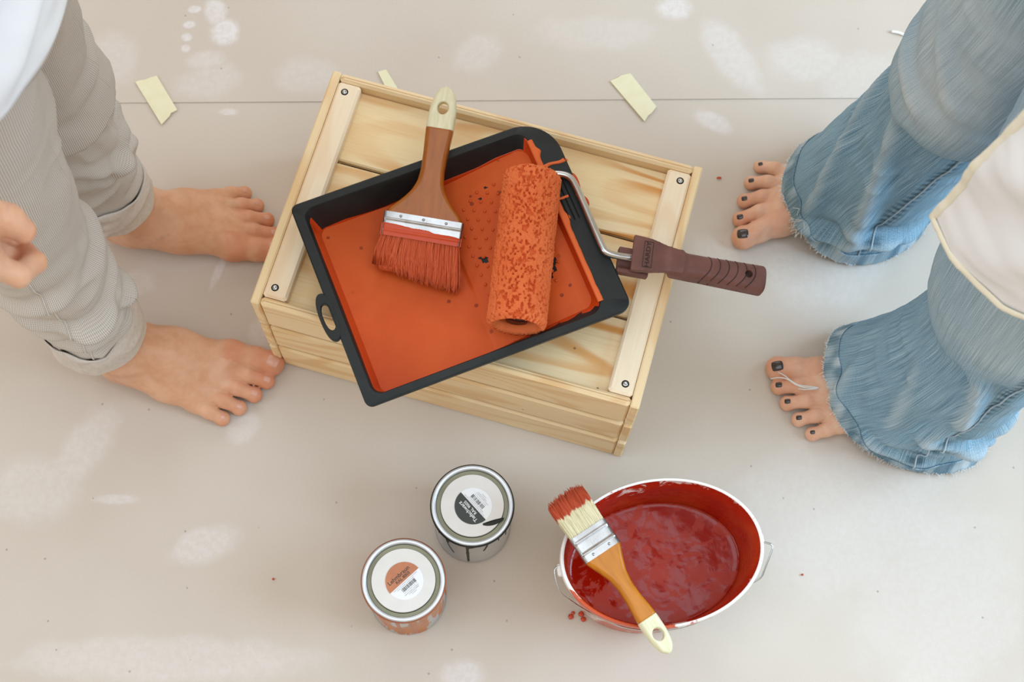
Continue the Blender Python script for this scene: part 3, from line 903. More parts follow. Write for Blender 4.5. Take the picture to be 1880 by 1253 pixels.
# ------------------------------------------------------------------ flat brushes
def make_brush(name, label, A, B, W, fr0, fr1, prof, cream, holef, T, mats, number, nstr, rivets, painted, lean=0.0, slant=0.0):
    """A bristle end, B handle end; profile gives half widths along the length"""
    A = np.asarray(A); B = np.asarray(B); L = np.linalg.norm(B - A)
    ya = (B - A) / L; xa = np.cross(ya, [0, 0, 1]); xa /= np.linalg.norm(xa); za = np.cross(xa, ya)
    M3 = np.stack([xa, ya, za], 1)
    root = empty(name, tuple(A), 0, label, 'paintbrush')
    root.rotation_euler = Matrix(M3.tolist()).to_euler()
    Vn, Cr, Br = mats
    px_, pw_ = [p[0] * L for p in prof], [p[1] for p in prof]
    yy = np.linspace(min(px_), max(px_), 200); ww = np.interp(yy, px_, pw_)
    kk = np.ones(9) / 9; ww2 = np.convolve(np.pad(ww, 4, 'edge'), kk, 'valid'); ww2[-3:] = ww[-3:]
    hole_y = holef * L
    def sd(P, y0, y1):
        x, y, z = P[..., 0], P[..., 1], P[..., 2]
        hw = np.interp(y, yy, ww2)
        th_ = np.interp(y / L, [fr1, fr1 + .12, 0.65, 0.85, 1.0], [T * 0.5, T * 0.52, T * 0.58, T * 0.5, T * 0.30])
        r = np.minimum(np.minimum(0.0055, hw * 0.7), th_ * 0.85)
        q = np.stack([np.abs(x) - hw + r, np.abs(z) - th_ + r], -1)
        d = np.linalg.norm(np.maximum(q, 0), axis=-1) + np.minimum(q.max(-1), 0) - r
        d = np.maximum(d * 0.9, np.maximum(y0 - y, y - y1))
        d = smax(d, -(np.hypot(x, (y - hole_y) * 0.86) - 0.0062), 0.0018)
        return d
    wmax = max(pw_) + 0.004; hs_ = 0.001
    V, F = nets(lambda P: sd(P, fr1 * L - 0.004, cream * L), (-wmax, fr1 * L - 0.006, -T), (wmax, cream * L + 0.003, T), hs_)
    hd = mesh('handle', V, F, Vn, root)
    V, F = nets(lambda P: sd(P, cream * L - 0.0002, L - 0.0003) + 0.0, (-0.03, cream * L - 0.004, -T), (0.03, L + 0.004, T), hs_ * 0.8)
    mesh('handle_tip', V, F, Cr, hd)
    # ferrule: flattened tube with pressed beads
    y0, y1 = fr0 * L, fr1 * L
    def sect(y, hw, ht, r=0.0035, n=10):
        p = rr(-hw, hw, ht, min(r, ht * .9), min(r, ht * .9), 6, 8)
        return np.column_stack([p[:, 0], np.full(len(p), y), p[:, 1]])
    ys_ = np.linspace(y0, y1, 40); rg = []
    for y in ys_:
        t = (y - y0) / (y1 - y0)
        b = 0.0006 * (math.exp(-((t - 0.22) / 0.03) ** 2) + math.exp(-((t - 0.70) / 0.03) ** 2)) - 0.0003 * (0.3 < t < 0.62)
        rg.append(sect(y, W / 2 + 0.0004 + b * .3, T * 0.52 + b))
    fer = mesh('ferrule', *loft(rg, True, True), STEEL, root, auto=50)
    for k in range(rivets):
        x = (-0.5 + (k + 0.5) / rivets) * W * 0.86 * (1.0 if rivets > 2 else 1.1)
        sv_, sf_ = lathe([(0.0017, 0), (0.0015, 0.0005), (0.0009, 0.0009), (0.0001, 0.0010)], 14)
        r_ = mesh('rivet', sv_, sf_, STEEL, fer); r_.location = (x, y0 + 0.86 * (y1 - y0), T * 0.52)
    me = text_mesh(number, (y1 - y0) * 0.33, 0.0003, 0.0001)
    mesh_from(me, 'pressed_number', STEEL, fer, (0, y0 + 0.47 * (y1 - y0), T * 0.52 - 0.0002))
    # bristles
    st = []; br_ = random.Random(5)
    for k in range(nstr):
        x0 = br_.uniform(-1, 1); z0 = br_.uniform(-1, 1)
        if br_.random() < 0.5: z0 = br_.choice((-1, 1)) * br_.uniform(0.75, 1)
        spread = 1.10 if painted else 1.03
        xa0 = x0 * (W / 2 - 0.0015); za0 = z0 * (T * 0.42)
        xt = x0 * (W / 2 - 0.0005) * spread + br_.gauss(0, 0.0010); zt = z0 * T * 0.22 * (1 if painted else 1.5) + br_.gauss(0, 0.0006)
        yt = br_.gauss(0, 0.0022) + 0.004 * (abs(x0) ** 3) + slant * (0.35 - x0)
        p = [(xa0, y0 + 0.003, za0), (xa0 * .6 + xt * .4 + (0.002 * x0 if painted else 0), y0 * 0.62, za0 * 1.15), (xt + lean * .5, y0 * 0.25, (za0 * .4 + zt * .6)), (xt + lean, yt, zt)]
        r_ = 0.00065 if painted else 0.0005
        st.append(tube(p, [r_, r_ * 1.1, r_, r_ * 0.45], 4, False))
    core = loft([sect(y0 + 0.002, W / 2 - 0.002, T * 0.40), sect(y0 * 0.5, W / 2 - 0.0015, T * 0.40), sect(y0 * 0.22, W / 2 - 0.002, T * 0.24), sect(0.006, W / 2 - 0.004, T * 0.10)], True, True)
    b = mesh('bristles', *join(st + [core]), Br, root); b['kind'] = 'stuff'
    return root, fer, L, y0, y1
br1 = mat_bristle(1.0, 1, ('#c9bd92', '#e0d6b4'), ('#b5481f', '#d0623a'))
b1A = at(760, 516, 0.2540); b1B = at(821, 160, 0.3165)
prof1 = [(0.28, .0440), (0.325, .0440), (0.345, .0415), (0.40, .0290), (0.45, .0200), (0.50, .0150), (0.56, .0134), (0.64, .0136), (0.72, .0148), (0.79, .0158), (0.86, .0156), (0.92, .0138), (0.96, .0112), (0.985, .0078), (1.0, .001)]
brush1, fer1, L1, y10, y11 = make_brush('paintbrush', 'wide paintbrush with brown handle, bristles lying in the terracotta tray paint', b1A, b1B, 0.0905, 0.205, 0.325, prof1, 0.78, 0.885, 0.0185, (VARNISH_DARK, CREAM, br1), '100', 1500, 3, True, 0.003, 0.009)
# wet paint over the lower ferrule
xs = np.linspace(-0.0462, 0.0462, 90)
edge = y10 + (y11 - y10) * (0.42 + 0.10 * fbm(np.column_stack([xs, xs * 0, xs * 0]), 60, 3, 3) - 1.6 * xs)
R_ = []
for t in np.linspace(0, 1, 12):
    y = (y10 - 0.0005) * (1 - t) + edge * t
    bump_ = 0.0006 * np.exp(-(((y - y10) / (y11 - y10) - 0.22) / 0.05) ** 2)
    R_.append(np.column_stack([xs, y, 0.0185 * 0.52 + 0.0004 + bump_ - 0.0004 * (t > .97) - 0.002 * (np.abs(xs) > 0.0440)]))
mesh('paint_coat', np.concatenate(R_), grid_faces(12, 90), PAINT_WET, brush1)

BKC = np.array([0.2087, -0.3610]); BKZ = 0.160
b2A = at(1036, 911, 0.1790); b2B = at(1230, 1200, 0.1675)
br2 = mat_bristle(0.019, 1, ('#cfc39a', '#ece3c4'), ('#a83a1c', '#c65634'))
prof2 = [(0.33, .0228), (0.372, .0228), (0.40, .0205), (0.45, .0160), (0.51, .0112), (0.58, .0088), (0.66, .0092), (0.74, .0112), (0.80, .0122), (0.88, .0122), (0.93, .0108), (0.965, .0086), (0.985, .0064), (1.0, .001)]
brush2, fer2, L2, y20, y21 = make_brush('paintbrush', 'narrow paintbrush with amber handle and pale bristles resting across the bucket', b2A, b2B, 0.0455, 0.218, 0.370, prof2, 0.785, 0.885, 0.0140, (VARNISH_LIGHT, CREAM, br2), '50', 900, 2, False)

# ------------------------------------------------------------------ oval bucket
bucket = empty('paint_bucket', (BKC[0], BKC[1], 0.0), math.radians(9), 'oval white plastic bucket half full of red paint with a wire handle', 'bucket')
BA, BB = 0.1172, 0.0853
def oval(s, z, n=120, da=0.0):
    a = np.linspace(0, 2 * np.pi, n, endpoint=False)
    return np.column_stack([(BA * s + da) * np.cos(a), (BB * s + da) * np.sin(a), np.full(n, z)])
outer = [oval(0.80, 0.0005), oval(0.815, 0.0), oval(0.83, 0.002), oval(0.925, BKZ - 0.030), oval(0.93, BKZ - 0.026), oval(0.965, BKZ - 0.0245), oval(0.970, BKZ - 0.022), oval(0.975, BKZ - 0.014), oval(0.99, BKZ - 0.0125),
         oval(1.0, BKZ - 0.010), oval(1.0, BKZ - 0.002), oval(0.992, BKZ), oval(0.972, BKZ), oval(0.962, BKZ - 0.001)]
V, F = loft(outer, True)
F = [f for f in F]
mesh('bucket_body', V, F, BUCKET_WHITE, bucket, auto=50)
inn = [oval(0.962, BKZ - 0.001), oval(0.955, BKZ - 0.006), oval(0.935, BKZ - 0.011), oval(0.928, BKZ - 0.016)] + [oval(0.925 - 0.125 * t, (BKZ - 0.017) * (1 - t) + 0.004 * t) for t in np.linspace(0, 1, 14)]
V, F = loft(inn, False, True)
mesh('bucket_lining', V, F, BUCKET_INNER, bucket)
PZ = 0.078
pr = [oval(s, PZ) for s in (0.865, 0.855, 0.84, 0.80)] + [oval(s, PZ) for s in np.linspace(0.78, 0.02, 50)]
V, F = loft(pr, False, True)
rad_ = np.hypot(V[:, 0] / BA, V[:, 1] / BB)
V[:, 2] += 0.0008 * fbm(V, 45, 4, 17) * np.clip((0.86 - rad_) / 0.1, 0, 1) + 0.0015 * np.clip((rad_ - 0.845) / 0.02, 0, 1)
mesh('red_paint', V, F, PAINT_POOL, bucket)
# wire bail hanging down round the front, ears at both ends
for s in (-1, 1):
    v, f = bevel_box(0.010, 0.014, 0.012, 0.002, (s * (BA * 0.985), 0.0, BKZ - 0.019))
    mesh('handle_ear', v, f, BUCKET_WHITE, bucket, smooth=False)
def in_bucket(p):
    q = np.asarray(p) - np.array([BKC[0], BKC[1], 0]); c9, s9 = math.cos(D9), math.sin(D9)
    return np.array([q[0] * c9 + q[1] * s9, -q[0] * s9 + q[1] * c9, q[2]])
D9 = math.radians(9)
path = [in_bucket(at(*p)) for p in ((1040, 1036, .146), (1031, 1038, .146), (1016, 1045, .145), (1026, 1088, .138), (1048, 1104, .132), (1078, 1124, .126))]
aa = np.linspace(np.pi + 1.0, 2 * np.pi - 0.62, 26)
path += [np.array([BA * 0.965 * math.cos(a_), BB * 0.965 * math.sin(a_), 0.118 + 0.008 * abs(math.cos(a_))]) for a_ in aa]
path += [in_bucket(at(*p)) for p in ((1398, 1062, .130), (1404, 1045, .136), (1421, 1002, .145), (1407, 997, .146), (1398, 997, .146))]
P_ = [path[0]]
for a_, b_ in zip(path[:-1], path[1:]): P_ += [a_ * .8 + b_ * .2, a_ * .2 + b_ * .8]
V, F = tube(smooth_path(P_ + [path[-1]], it=1), 0.0012, 8)
mesh('wire_bail', V, F, WIRE, bucket)

# ------------------------------------------------------------------ paint cans
CAN_TIN = plain('can_tinplate', '#cfd2d4', 0.3, 0.85, 0.5, 0.08, 25)
LID_TIN = plain('lid_edge_tin', '#d3d6db', 0.32, 0.45, 0.5, 0.06, 25)
GROOVE_TIN = plain('lid_groove_tin', '#7d7a66', 0.4, 0.75, 0.5, 0.12, 40)
LABEL_PAPER = plain('lid_sticker_paper', '#d9d4cf', 0.5, 0, 0.4, 0.03, 40)
LABEL_WHITE = plain('round_label_white', '#e6e6e8', 0.5, 0, 0.4, 0.02, 40)
PRINT = plain('black_print', '#2b2b2c', 0.5)
PRINT_GREY = plain('grey_print', '#8f8f92', 0.5)
PRINT_WHITE = plain('white_print', '#e8e8e8', 0.5)
def can(cx, cy, r, h, rz, colname, ral, tint, tint_dark, text_mat, rim_paint, label, smear):
    c = empty('paint_can', (cx, cy, 0), 0, label, 'paint can')
    k = r / 0.048
    body = [(r * 0.93, 0.0), (r * 0.965, 0.001), (r * 0.968, 0.004), (r * 0.945, 0.0055), (r * 0.945, h - 0.010), (r * 0.965, h - 0.008), (r * 0.985, h - 0.0075), (r, h - 0.006), (r * 1.0, h - 0.002), (r * 0.985, h - 0.0004), (r * 0.955, h - 0.0004)]
    mesh('can_body', *lathe(body, 90, True), smear, c, auto=50)
    lid = [(r * 0.985, h - 0.0006), (r * 0.978, h + 0.0008), (r * 0.955, h + 0.0014), (r * 0.90, h + 0.0012), (r * 0.885, h + 0.0004), (r * 0.875, h - 0.0028)]
    mesh('lid_edge', *lathe(lid, 90), LID_TIN, c, auto=50)
    gr = [(r * 0.877, h - 0.0026), (r * 0.865, h - 0.0046), (r * 0.78, h - 0.0046), (r * 0.77, h - 0.0030), (r * 0.762, h - 0.0014)]
    mesh('lid_groove', *lathe(gr, 90), GROOVE_TIN, c, auto=50)
    top = [(r * 0.765, h - 0.0016), (r * 0.755, h - 0.0006), (r * 0.5, h - 0.0004), (r * 0.01, h - 0.0004)]
    mesh('lid_panel', *lathe(top, 90, False, True), LABEL_PAPER, c, auto=50)
    # ring of paint that ran round the rim
    n = 160; a = np.linspace(0, 2 * np.pi, n, endpoint=False)
    nzz = fbm(np.column_stack([np.cos(a), np.sin(a), 0 * a]), 6, 4, int(abs(rz) * 10))
    lo_ = h - 0.0085 - rim_paint * (0.0016 + 0.0022 * nzz); hi_ = h - 0.0008 + rim_paint * 0.0012 + 0.0004 * nzz
    rg = []
    for t in np.linspace(0, 1, 5):
        z = lo_ * (1 - t) + hi_ * t
        rr_ = r * np.interp(t, [0, .3, .8, 1], [0.955, 1.006, 1.012, 0.985 - 0.006 * rim_paint]) + 0.0004
        rg.append(np.column_stack([rr_ * np.cos(a), rr_ * np.sin(a), z]))
    mesh('rim_paint', *loft(rg), tint, c)
    lb = mesh('round_label', *lathe([(0.0218 * k, 0.0), (0.0216 * k, 0.00025), (0.0002, 0.00025)], 64, False, True), LABEL_WHITE, c, smooth=False)
    lb.location = (0.0012, -0.0008, h - 0.0003); lb.rotation_euler = (0, 0, rz)
    m = 40; a = np.linspace(0, math.pi, m)
    pts = np.column_stack([0.0217 * k * np.cos(a), 0.0217 * k * np.sin(a) + 0.0006 * np.sin(a) * 0, np.full(m, 0.0004)])
    mesh('label_colour_field', pts, [tuple(range(m))], tint_dark, lb, smooth=False)
    mesh_from(fit_width(text_mesh(colname, 0.0070 * k, 0.00006, 0.00006), 0.0300 * k), 'label_name', text_mat, lb, (-0.001, 0.0088 * k, 0.0005))
    mesh_from(fit_width(text_mesh(ral, 0.0056 * k, 0.00006, 0.00005), 0.0195 * k), 'label_number', text_mat, lb, (0.001, 0.0038 * k, 0.0005))
    br = random.Random(9 if rz > 1 else 4); x = -0.0095; bars = []
    while x < 0.0105:
        wv = br.choice((0.0002, 0.0003, 0.0005, 0.0008))
        bars.append(bevel_box(wv, 0.0046, 0.0001, 0.00003, (x + wv / 2, -0.0073, 0.0004))); x += wv + br.choice((0.0003, 0.0004, 0.0007))
    mesh('barcode', *join(bars), PRINT, lb, smooth=False)
    fine = []
    for yv, x0, x1, st in ((-0.0016, -0.017, 0.0175, .0011), (-0.0036, -0.013, 0.012, .0011), (-0.0112, -0.009, 0.010, .0013), (-0.0134, -0.0105, 0.0105, .001), (-0.0152, -0.006, 0.0085, .001), (-0.0172, -0.003, 0.003, .0012)):
        x = x0
        while x < x1:
            wv = br.uniform(.0003, .0007); fine.append(bevel_box(wv, 0.0008, 0.0001, 0.00002, (x, yv, 0.0004))); x += st
    mesh('fine_print', *join(fine), PRINT_GREY, lb, smooth=False)
    return c
def mat_can_side(name, tint, amount, seed):
    t = NT(name, 0.35, 0.5, 0.0)
    o = t.coord()
    st = t.noise(t.coord(scale=(70, 70, 9), loc=(seed, 0, 0)), 1.0, 5, 0.6)
    st2 = t.noise(t.coord(scale=(26, 26, 14), loc=(0, seed, 0)), 1.0, 3)
    f = t.range(t.math('ADD', t.math('MULTIPLY', st, 0.55), t.math('MULTIPLY', st2, 0.45)), amount, amount + 0.04)
    t.color(t.mix(f, lin('#c9cccf'), lin(tint)))
    met = t.range(f, 0, 1, 0.7, 0.0); t.link(met, t.b.inputs['Metallic'])
    return t.m
BLACK_PAINT = plain('dried_black_paint', '#1c1f1a', 0.5, 0, 0.3)
BLACK_FIELD = plain('label_black', '#30332f', 0.5)
BROWN_PAINT = plain('dried_brown_paint', '#a35c38', 0.35)
BROWN_FIELD = plain('label_brown', '#b5714d', 0.5)
can1 = can(-0.0860, -0.3885, 0.0482, 0.1270, math.radians(43), 'Lehmbraun', 'RAL 8003', BROWN_PAINT, BROWN_FIELD, PRINT, 0.3,
           'paint can with a half-brown round label, brown smears down its side', mat_can_side('brown_smeared_tin', '#b8774f', 0.47, 2.0))
can2 = can(-0.0078, -0.2995, 0.0486, 0.1200, math.radians(132), 'Tiefschwarz', 'RAL 9005', BLACK_PAINT, BLACK_FIELD, PRINT_WHITE, 1.0,
           'paint can with a half-black round label and black paint round its rim', mat_can_side('grey_tin', '#a9a9a3', 0.62, 5.0))
def side_drip(parent, r, a0, z0, z1, w0, w1, mat, sway=0.0, seed=0):
    n = 26; zs = np.linspace(z0, z1, n); R_ = []
    wz = np.interp(np.linspace(0, 1, n), [0, .8, .95, 1], [w0, w1, w1 * 1.1, w1 * .3])
    nz = 0.25 * fbm(np.column_stack([zs, zs * 0 + seed, zs * 0]), 200, 2, seed)
    for s, k in ((-1, 0), (-.6, .8), (0, 1), (.6, .8), (1, 0)):
        ang = a0 + sway * np.linspace(0, 1, n) ** 2 + s * wz * (1 + nz) / 2 / r
        rr_ = r * 0.945 + 0.0007 * k
        R_.append(np.column_stack([rr_ * np.cos(ang), rr_ * np.sin(ang), zs]))
    V = np.concatenate(R_); F = grid_faces(5, n)
    return mesh('paint_drip', V, F, mat, parent)
D2R = math.radians
for a0, z1, w0, w1, sw in ((-97, 0.004, 0.0042, 0.0034, 0.02), (-66, 0.066, 0.0040, 0.0026, -0.12), (-128, 0.080, 0.005, 0.003, 0), (-133, 0.035, 0.0016, 0.0018, 0.25), (-150, 0.07, 0.003, 0.002, 0), (-47, 0.08, 0.003, 0.002, 0), (-78, 0.093, 0.003, 0.002, -.3), (-30, 0.06, 0.002, .002, 0)):
    side_drip(can2, 0.0486, D2R(a0), 0.1125, z1, w0, w1, BLACK_PAINT, sw, int(-a0))
for a0, z1, w0, w1 in ((-100, 0.004, 0.006, 0.005), (-78, 0.006, 0.012, 0.005), (-125, 0.03, 0.008, 0.004), (-60, 0.05, 0.016, 0.006), (-148, 0.05, 0.008, 0.004), (-40, 0.085, 0.012, 0.006)):
    side_drip(can1, 0.0482, D2R(a0), 0.1195, z1, w0, w1, plain('brown_run', '#b26a40', 0.35) if a0 == -100 else bpy.data.materials['brown_run'], 0.05, int(-a0))
# black lick of paint across the lid of the black can
a = np.linspace(0, 1, 40)
P_ = np.column_stack([0.0125 + 0.0245 * a, -0.0225 + 0.0015 * a + 0.006 * a * a])
wd = 0.0030 * np.sin(np.pi * np.clip(a * 0.9 + 0.06, 0, 1)) ** 0.7
ribbon('paint_lick', P_, wd, wd, np.where(a > .9, 0.1198, 0.1198), BLACK_PAINT, can2, 0.0007)

# ------------------------------------------------------------------ tape strips, drops, crumbs
def tape(corners, label):
    """corners: pixel outline of the strip lying on the paper"""
    P = np.array([at(x, y, 0.0) for x, y in corners]); c = P.mean(0)
    P = P - c; n = len(P)
    top = P.copy(); top[:, 2] = 0.0022; bot = P.copy(); bot[:, 2] = 0.0004
    V = np.concatenate([bot, top])
    F = [tuple(range(n, 2 * n))[::-1], tuple(range(n))] + [(i, i + n, (i + 1) % n + n, (i + 1) % n) for i in range(n)]
    o = mesh('masking_tape', V, F, TAPE, None, smooth=False)
    o.location = (c[0], c[1], 0.0)
    return meta(o, label, 'tape', 'strips of masking tape on the paper')
tape([(249, 152), (256, 149), (265, 148), (276, 144), (288, 140), (326, 203), (320, 206), (314, 209), (312, 214), (297, 230)], 'pale yellow masking tape strip nearest the person in grey trousers')
tape([(1120, 150), (1132, 145), (1140, 140), (1157, 136), (1205, 197), (1196, 209), (1190, 213), (1183, 224)], 'pale yellow masking tape strip between the crate and the jeans')
tape([(694, 133), (709, 129), (722, 150), (735, 172), (715, 176)], 'end of a masking tape strip just behind the far edge of the crate')
def floor_drop(px, py, r, label, sq=0.85, seed=0, rot=0.0):
    p = at(px, py, 0.0)
    o = blob('paint_drop', (0, 0, 0), r, r * sq, 0.0012, PAINT_DROP, None, rot, seed)
    o.location = (p[0], p[1], 0.0005)
    return meta(o, label, 'paint drop', 'paint drops on the paper')
floor_drop(1048, 1133, 0.0036, 'large red paint drop by the bucket, leftmost of the four', 0.95, 1)
floor_drop(1052, 1126, 0.0024, 'small red paint drop by the bucket touching the leftmost drop', 0.95, 2)
floor_drop(1067, 1128, 0.0036, 'upper of the two right-hand red drops beside the bucket', 0.95, 3)
floor_drop(1071, 1138, 0.0034, 'lowest of the red paint drops beside the bucket', 0.95, 4)
floor_drop(1320, 327, 0.0035, 'orange paint drop on the paper near the dark-nailed toes', 0.5, 5)
floor_drop(502, 1064, 0.0016, 'tiny red paint speck on bare paper left of the brown can', 0.9, 6)
floor_drop(1473, 1056, 0.0015, 'tiny red paint speck on bare paper right of the bucket', 0.9, 7)
p = at(1648, 62, 0.0)
V, F = tube(smooth_path([(-0.009, 0.002, 0.003), (0, 0.0005, 0.0035), (0.009, -0.003, 0.0028)], it=2), [0.0016, .002, .0022, .002, .0024, .0022, .002, .0021, .0018, .0016, .0014][:len(smooth_path([(-0.009, 0.002, 0.003), (0, 0, 0), (0.009, -0.003, 0)], it=2))] if len(smooth_path([(0, 0, 0), (1, 0, 0), (2, 0, 0)], it=2)) == 11 else 0.002, 7)
o = mesh('plaster_crumb', V, F, plain('white_plaster', '#f1f1f1', 0.8)); o.location = (p[0], p[1], -0.0006)
meta(o, 'white plaster crumb on the paper left of the jeans', 'crumb')

# ------------------------------------------------------------------ people
TOES = [  # base, knuckle, tip, radii  (right foot, heel at x=0, big toe at +y, length 0.24)
    ([(.172, .0290, .0200), (.204, .0320, .0175), (.2255, .0285, .0140)], [.0175, .0152, .0146]),
    ([(.170, .0075, .0200), (.200, .0090, .0205), (.2245, .0085, .0100)], [.0115, .0098, .0094]),
    ([(.165, -.0085, .0190), (.192, -.0085, .0200), (.2140, -.0095, .0095)], [.0112, .0095, .0090]),
    ([(.157, -.0235, .0175), (.181, -.0260, .0180), (.2000, -.0270, .0088)], [.0108, .0092, .0086]),
    ([(.145, -.0365, .0150), (.166, -.0415, .0150), (.1830, -.0420, .0080)], [.0108, .0092, .0084])]
def foot_sdf(lean=(0.0, 0.0), spread=0.0, slim=1.0):
    def f(P):
        P = P.copy(); P[..., 1] = P[..., 1] / slim
        d = ellip(P, (.030, 0, .030), (.031, .0290, .034))
        top = (.052 + lean[0], lean[1], .34)
        mid = (.048 + lean[0] * .25, lean[1] * .25, .14)
        d = smin(d, chain(P, [(.050, 0, .075), mid, top], [.0325, .0300, .0460], .02), .022)
        d = smin(d, cone(P, (.016, 0, .04), (.022 + lean[0] * .3, lean[1] * .3, .16), .0150, .0130), .018)
        d = smin(d, chain(P, [(.060, .002, .060), (.105, .004, .046), (.165, .008, .024)], [.0360, .0300, .0190], .02), .022)
        d = smin(d, chain(P, [(.050, -.010, .030), (.110, -.022, .024), (.148, -.033, .016)], [.0270, .0215, .0150], .02), .018)
        d = smin(d, chain(P, [(.050, .012, .040), (.110, .020, .036), (.172, .0275, .0210)], [.0260, .0225, .0195], .02), .016)
        d = smin(d, cone(P, (.173, .0285, .019), (.147, -.034, .0145), .0180, .0135), .012)
        d = smin(d, ellip(P, (.056, .027, .086), (.014, .011, .015)), .012)
        d = smin(d, ellip(P, (.048, -.027, .074), (.013, .010, .014)), .012)
        d = smin(d, ellip(P, (.176, .041, .020), (.016, .009, .015)), .010)   # bunion side of the ball
        for i, (pts, rs) in enumerate(TOES):     # tendons
            d = smin(d, cone(P, (.085, .004 - .003 * i, .082), (pts[0][0] - .004, pts[0][1], pts[0][2] + .012), .004, .0042), .013)
        toes = None
        for i, (pts, rs) in enumerate(TOES):
            sp = np.array([0, spread * (2 - i) * .0035, 0])
            q = [np.array(p) + sp * k for k, p in enumerate(pts)]
            t = chain(P, q, rs, .005)
            t = smin(t, ellip(P, q[2] + np.array([.001, 0, -.001]), np.array([1.0, 1.06, .9]) * rs[2] * 1.08), .004)
            toes = t if toes is None else smin(toes, t, .0012)
        d = smin(d, toes, .0075)
        d = smax(d, .0012 - P[..., 2], .004)
        return d
    return f
NAIL_SHAPE = [(.0078, .0084), (.0042, .0046), (.0038, .0042), (.0036, .0040), (.0030, .0034)]
def make_foot(heel, ang, scale, mirror, lean=(0, 0), spread=0.0, slim=1.0, top=0.26):
    """world-space foot mesh, flush attribute and nails; heel is the back of the heel on the ground"""
    f = foot_sdf(lean, spread, slim)
    V, F = nets(f, (-.01, -.064, -.004), (.25, .066, top), .0016)
    P = V.copy()
    fl = np.clip((P[:, 0] - .192) / .03, 0, 1) * 0.75 + 0.5 * np.exp(-((P[:, 0] - .176) / .012) ** 2) * (P[:, 1] > .02) + 0.6 * np.exp(-(P[:, 2] / .014) ** 2) * (P[:, 0] < .07)
    fl += 0.35 * np.exp(-((P[:, 0] - .19) / .01) ** 2)
    nails = []
    for i, (pts, rs) in enumerate(TOES):
        sp = spread * (2 - i) * .0035 * 2
        tip = np.array(pts[2]); kn = np.array(pts[1])
        w, l = NAIL_SHAPE[i]
        dirv = tip[:2] - kn[:2]; dirv = dirv / np.linalg.norm(dirv); nrm = np.array([-dirv[1], dirv[0]])
        c = tip[:2] + dirv * (rs[2] * 0.28) + np.array([0, sp])
        m = 9; g = np.linspace(-1, 1, m); A, B = np.meshgrid(g, g, indexing='ij')
        # squircle footprint
        X = A * np.sqrt(1 - 0.38 * B * B); Y = B * np.sqrt(1 - 0.30 * A * A)
        xy = c + X.ravel()[:, None] * dirv * l + Y.ravel()[:, None] * nrm * w
        xy[:, 1] *= slim
        z = drop(f, xy, 0.002, 0.05)
        rim = (np.maximum(np.abs(A), np.abs(B)).ravel() > .99)
        z = z + np.where(rim, -0.0006, 0.0006)
        nails.append((np.column_stack([xy, z]), grid_faces(m, m)))
    ca, sa = math.cos(ang), math.sin(ang)
    def tr(Q):
        Q = Q.copy() * scale
        if mirror: Q[:, 1] *= -1
        return np.column_stack([heel[0] + ca * Q[:, 0] - sa * Q[:, 1], heel[1] + sa * Q[:, 0] + ca * Q[:, 1], Q[:, 2]])
    F = [tuple(q) for q in F]
    if mirror: F = [q[::-1] for q in F]
    nn = []
    for v, q in nails:
        nn.append((tr(v), [x[::-1] for x in q] if not mirror else q))
    return tr(V), F, np.clip(fl, 0, 1), nn

def hand_sdf(J):
    """J: dict of world joints"""
    def f(P):
        d = None
        for k in ('index', 'middle', 'ring', 'little'):
            r = {'index': (.0105, .0090, .0085, .0078), 'middle': (.0105, .0092, .0086, .0078), 'ring': (.0100, .0086, .0080, .0074), 'little': (.0090, .0076, .0070, .0066)}[k]
            t = chain(P, J[k], r, .004)
            d = t if d is None else smin(d, t, .0012)
        palm = chain(P, [J['wrist'], (np.array(J['wrist']) * .4 + np.array(J['middle'][0]) * .6), J['middle'][0]], [.0210, .0190, .0120], .01)
        for k in ('index', 'ring', 'little'):
            palm = smin(palm, cone(P, J['wrist'], J[k][0], .0185, .0115), .012)
        th = chain(P, J['thumb'], (.0170, .0135, .0118, .0100), .006)
        d = smin(d, palm, .008)
        d = smin(d, th, .006)
        d = smin(d, chain(P, [J['wrist'], J['elbow']], [.0250, .0400], .01), .02)
        return d
    return f

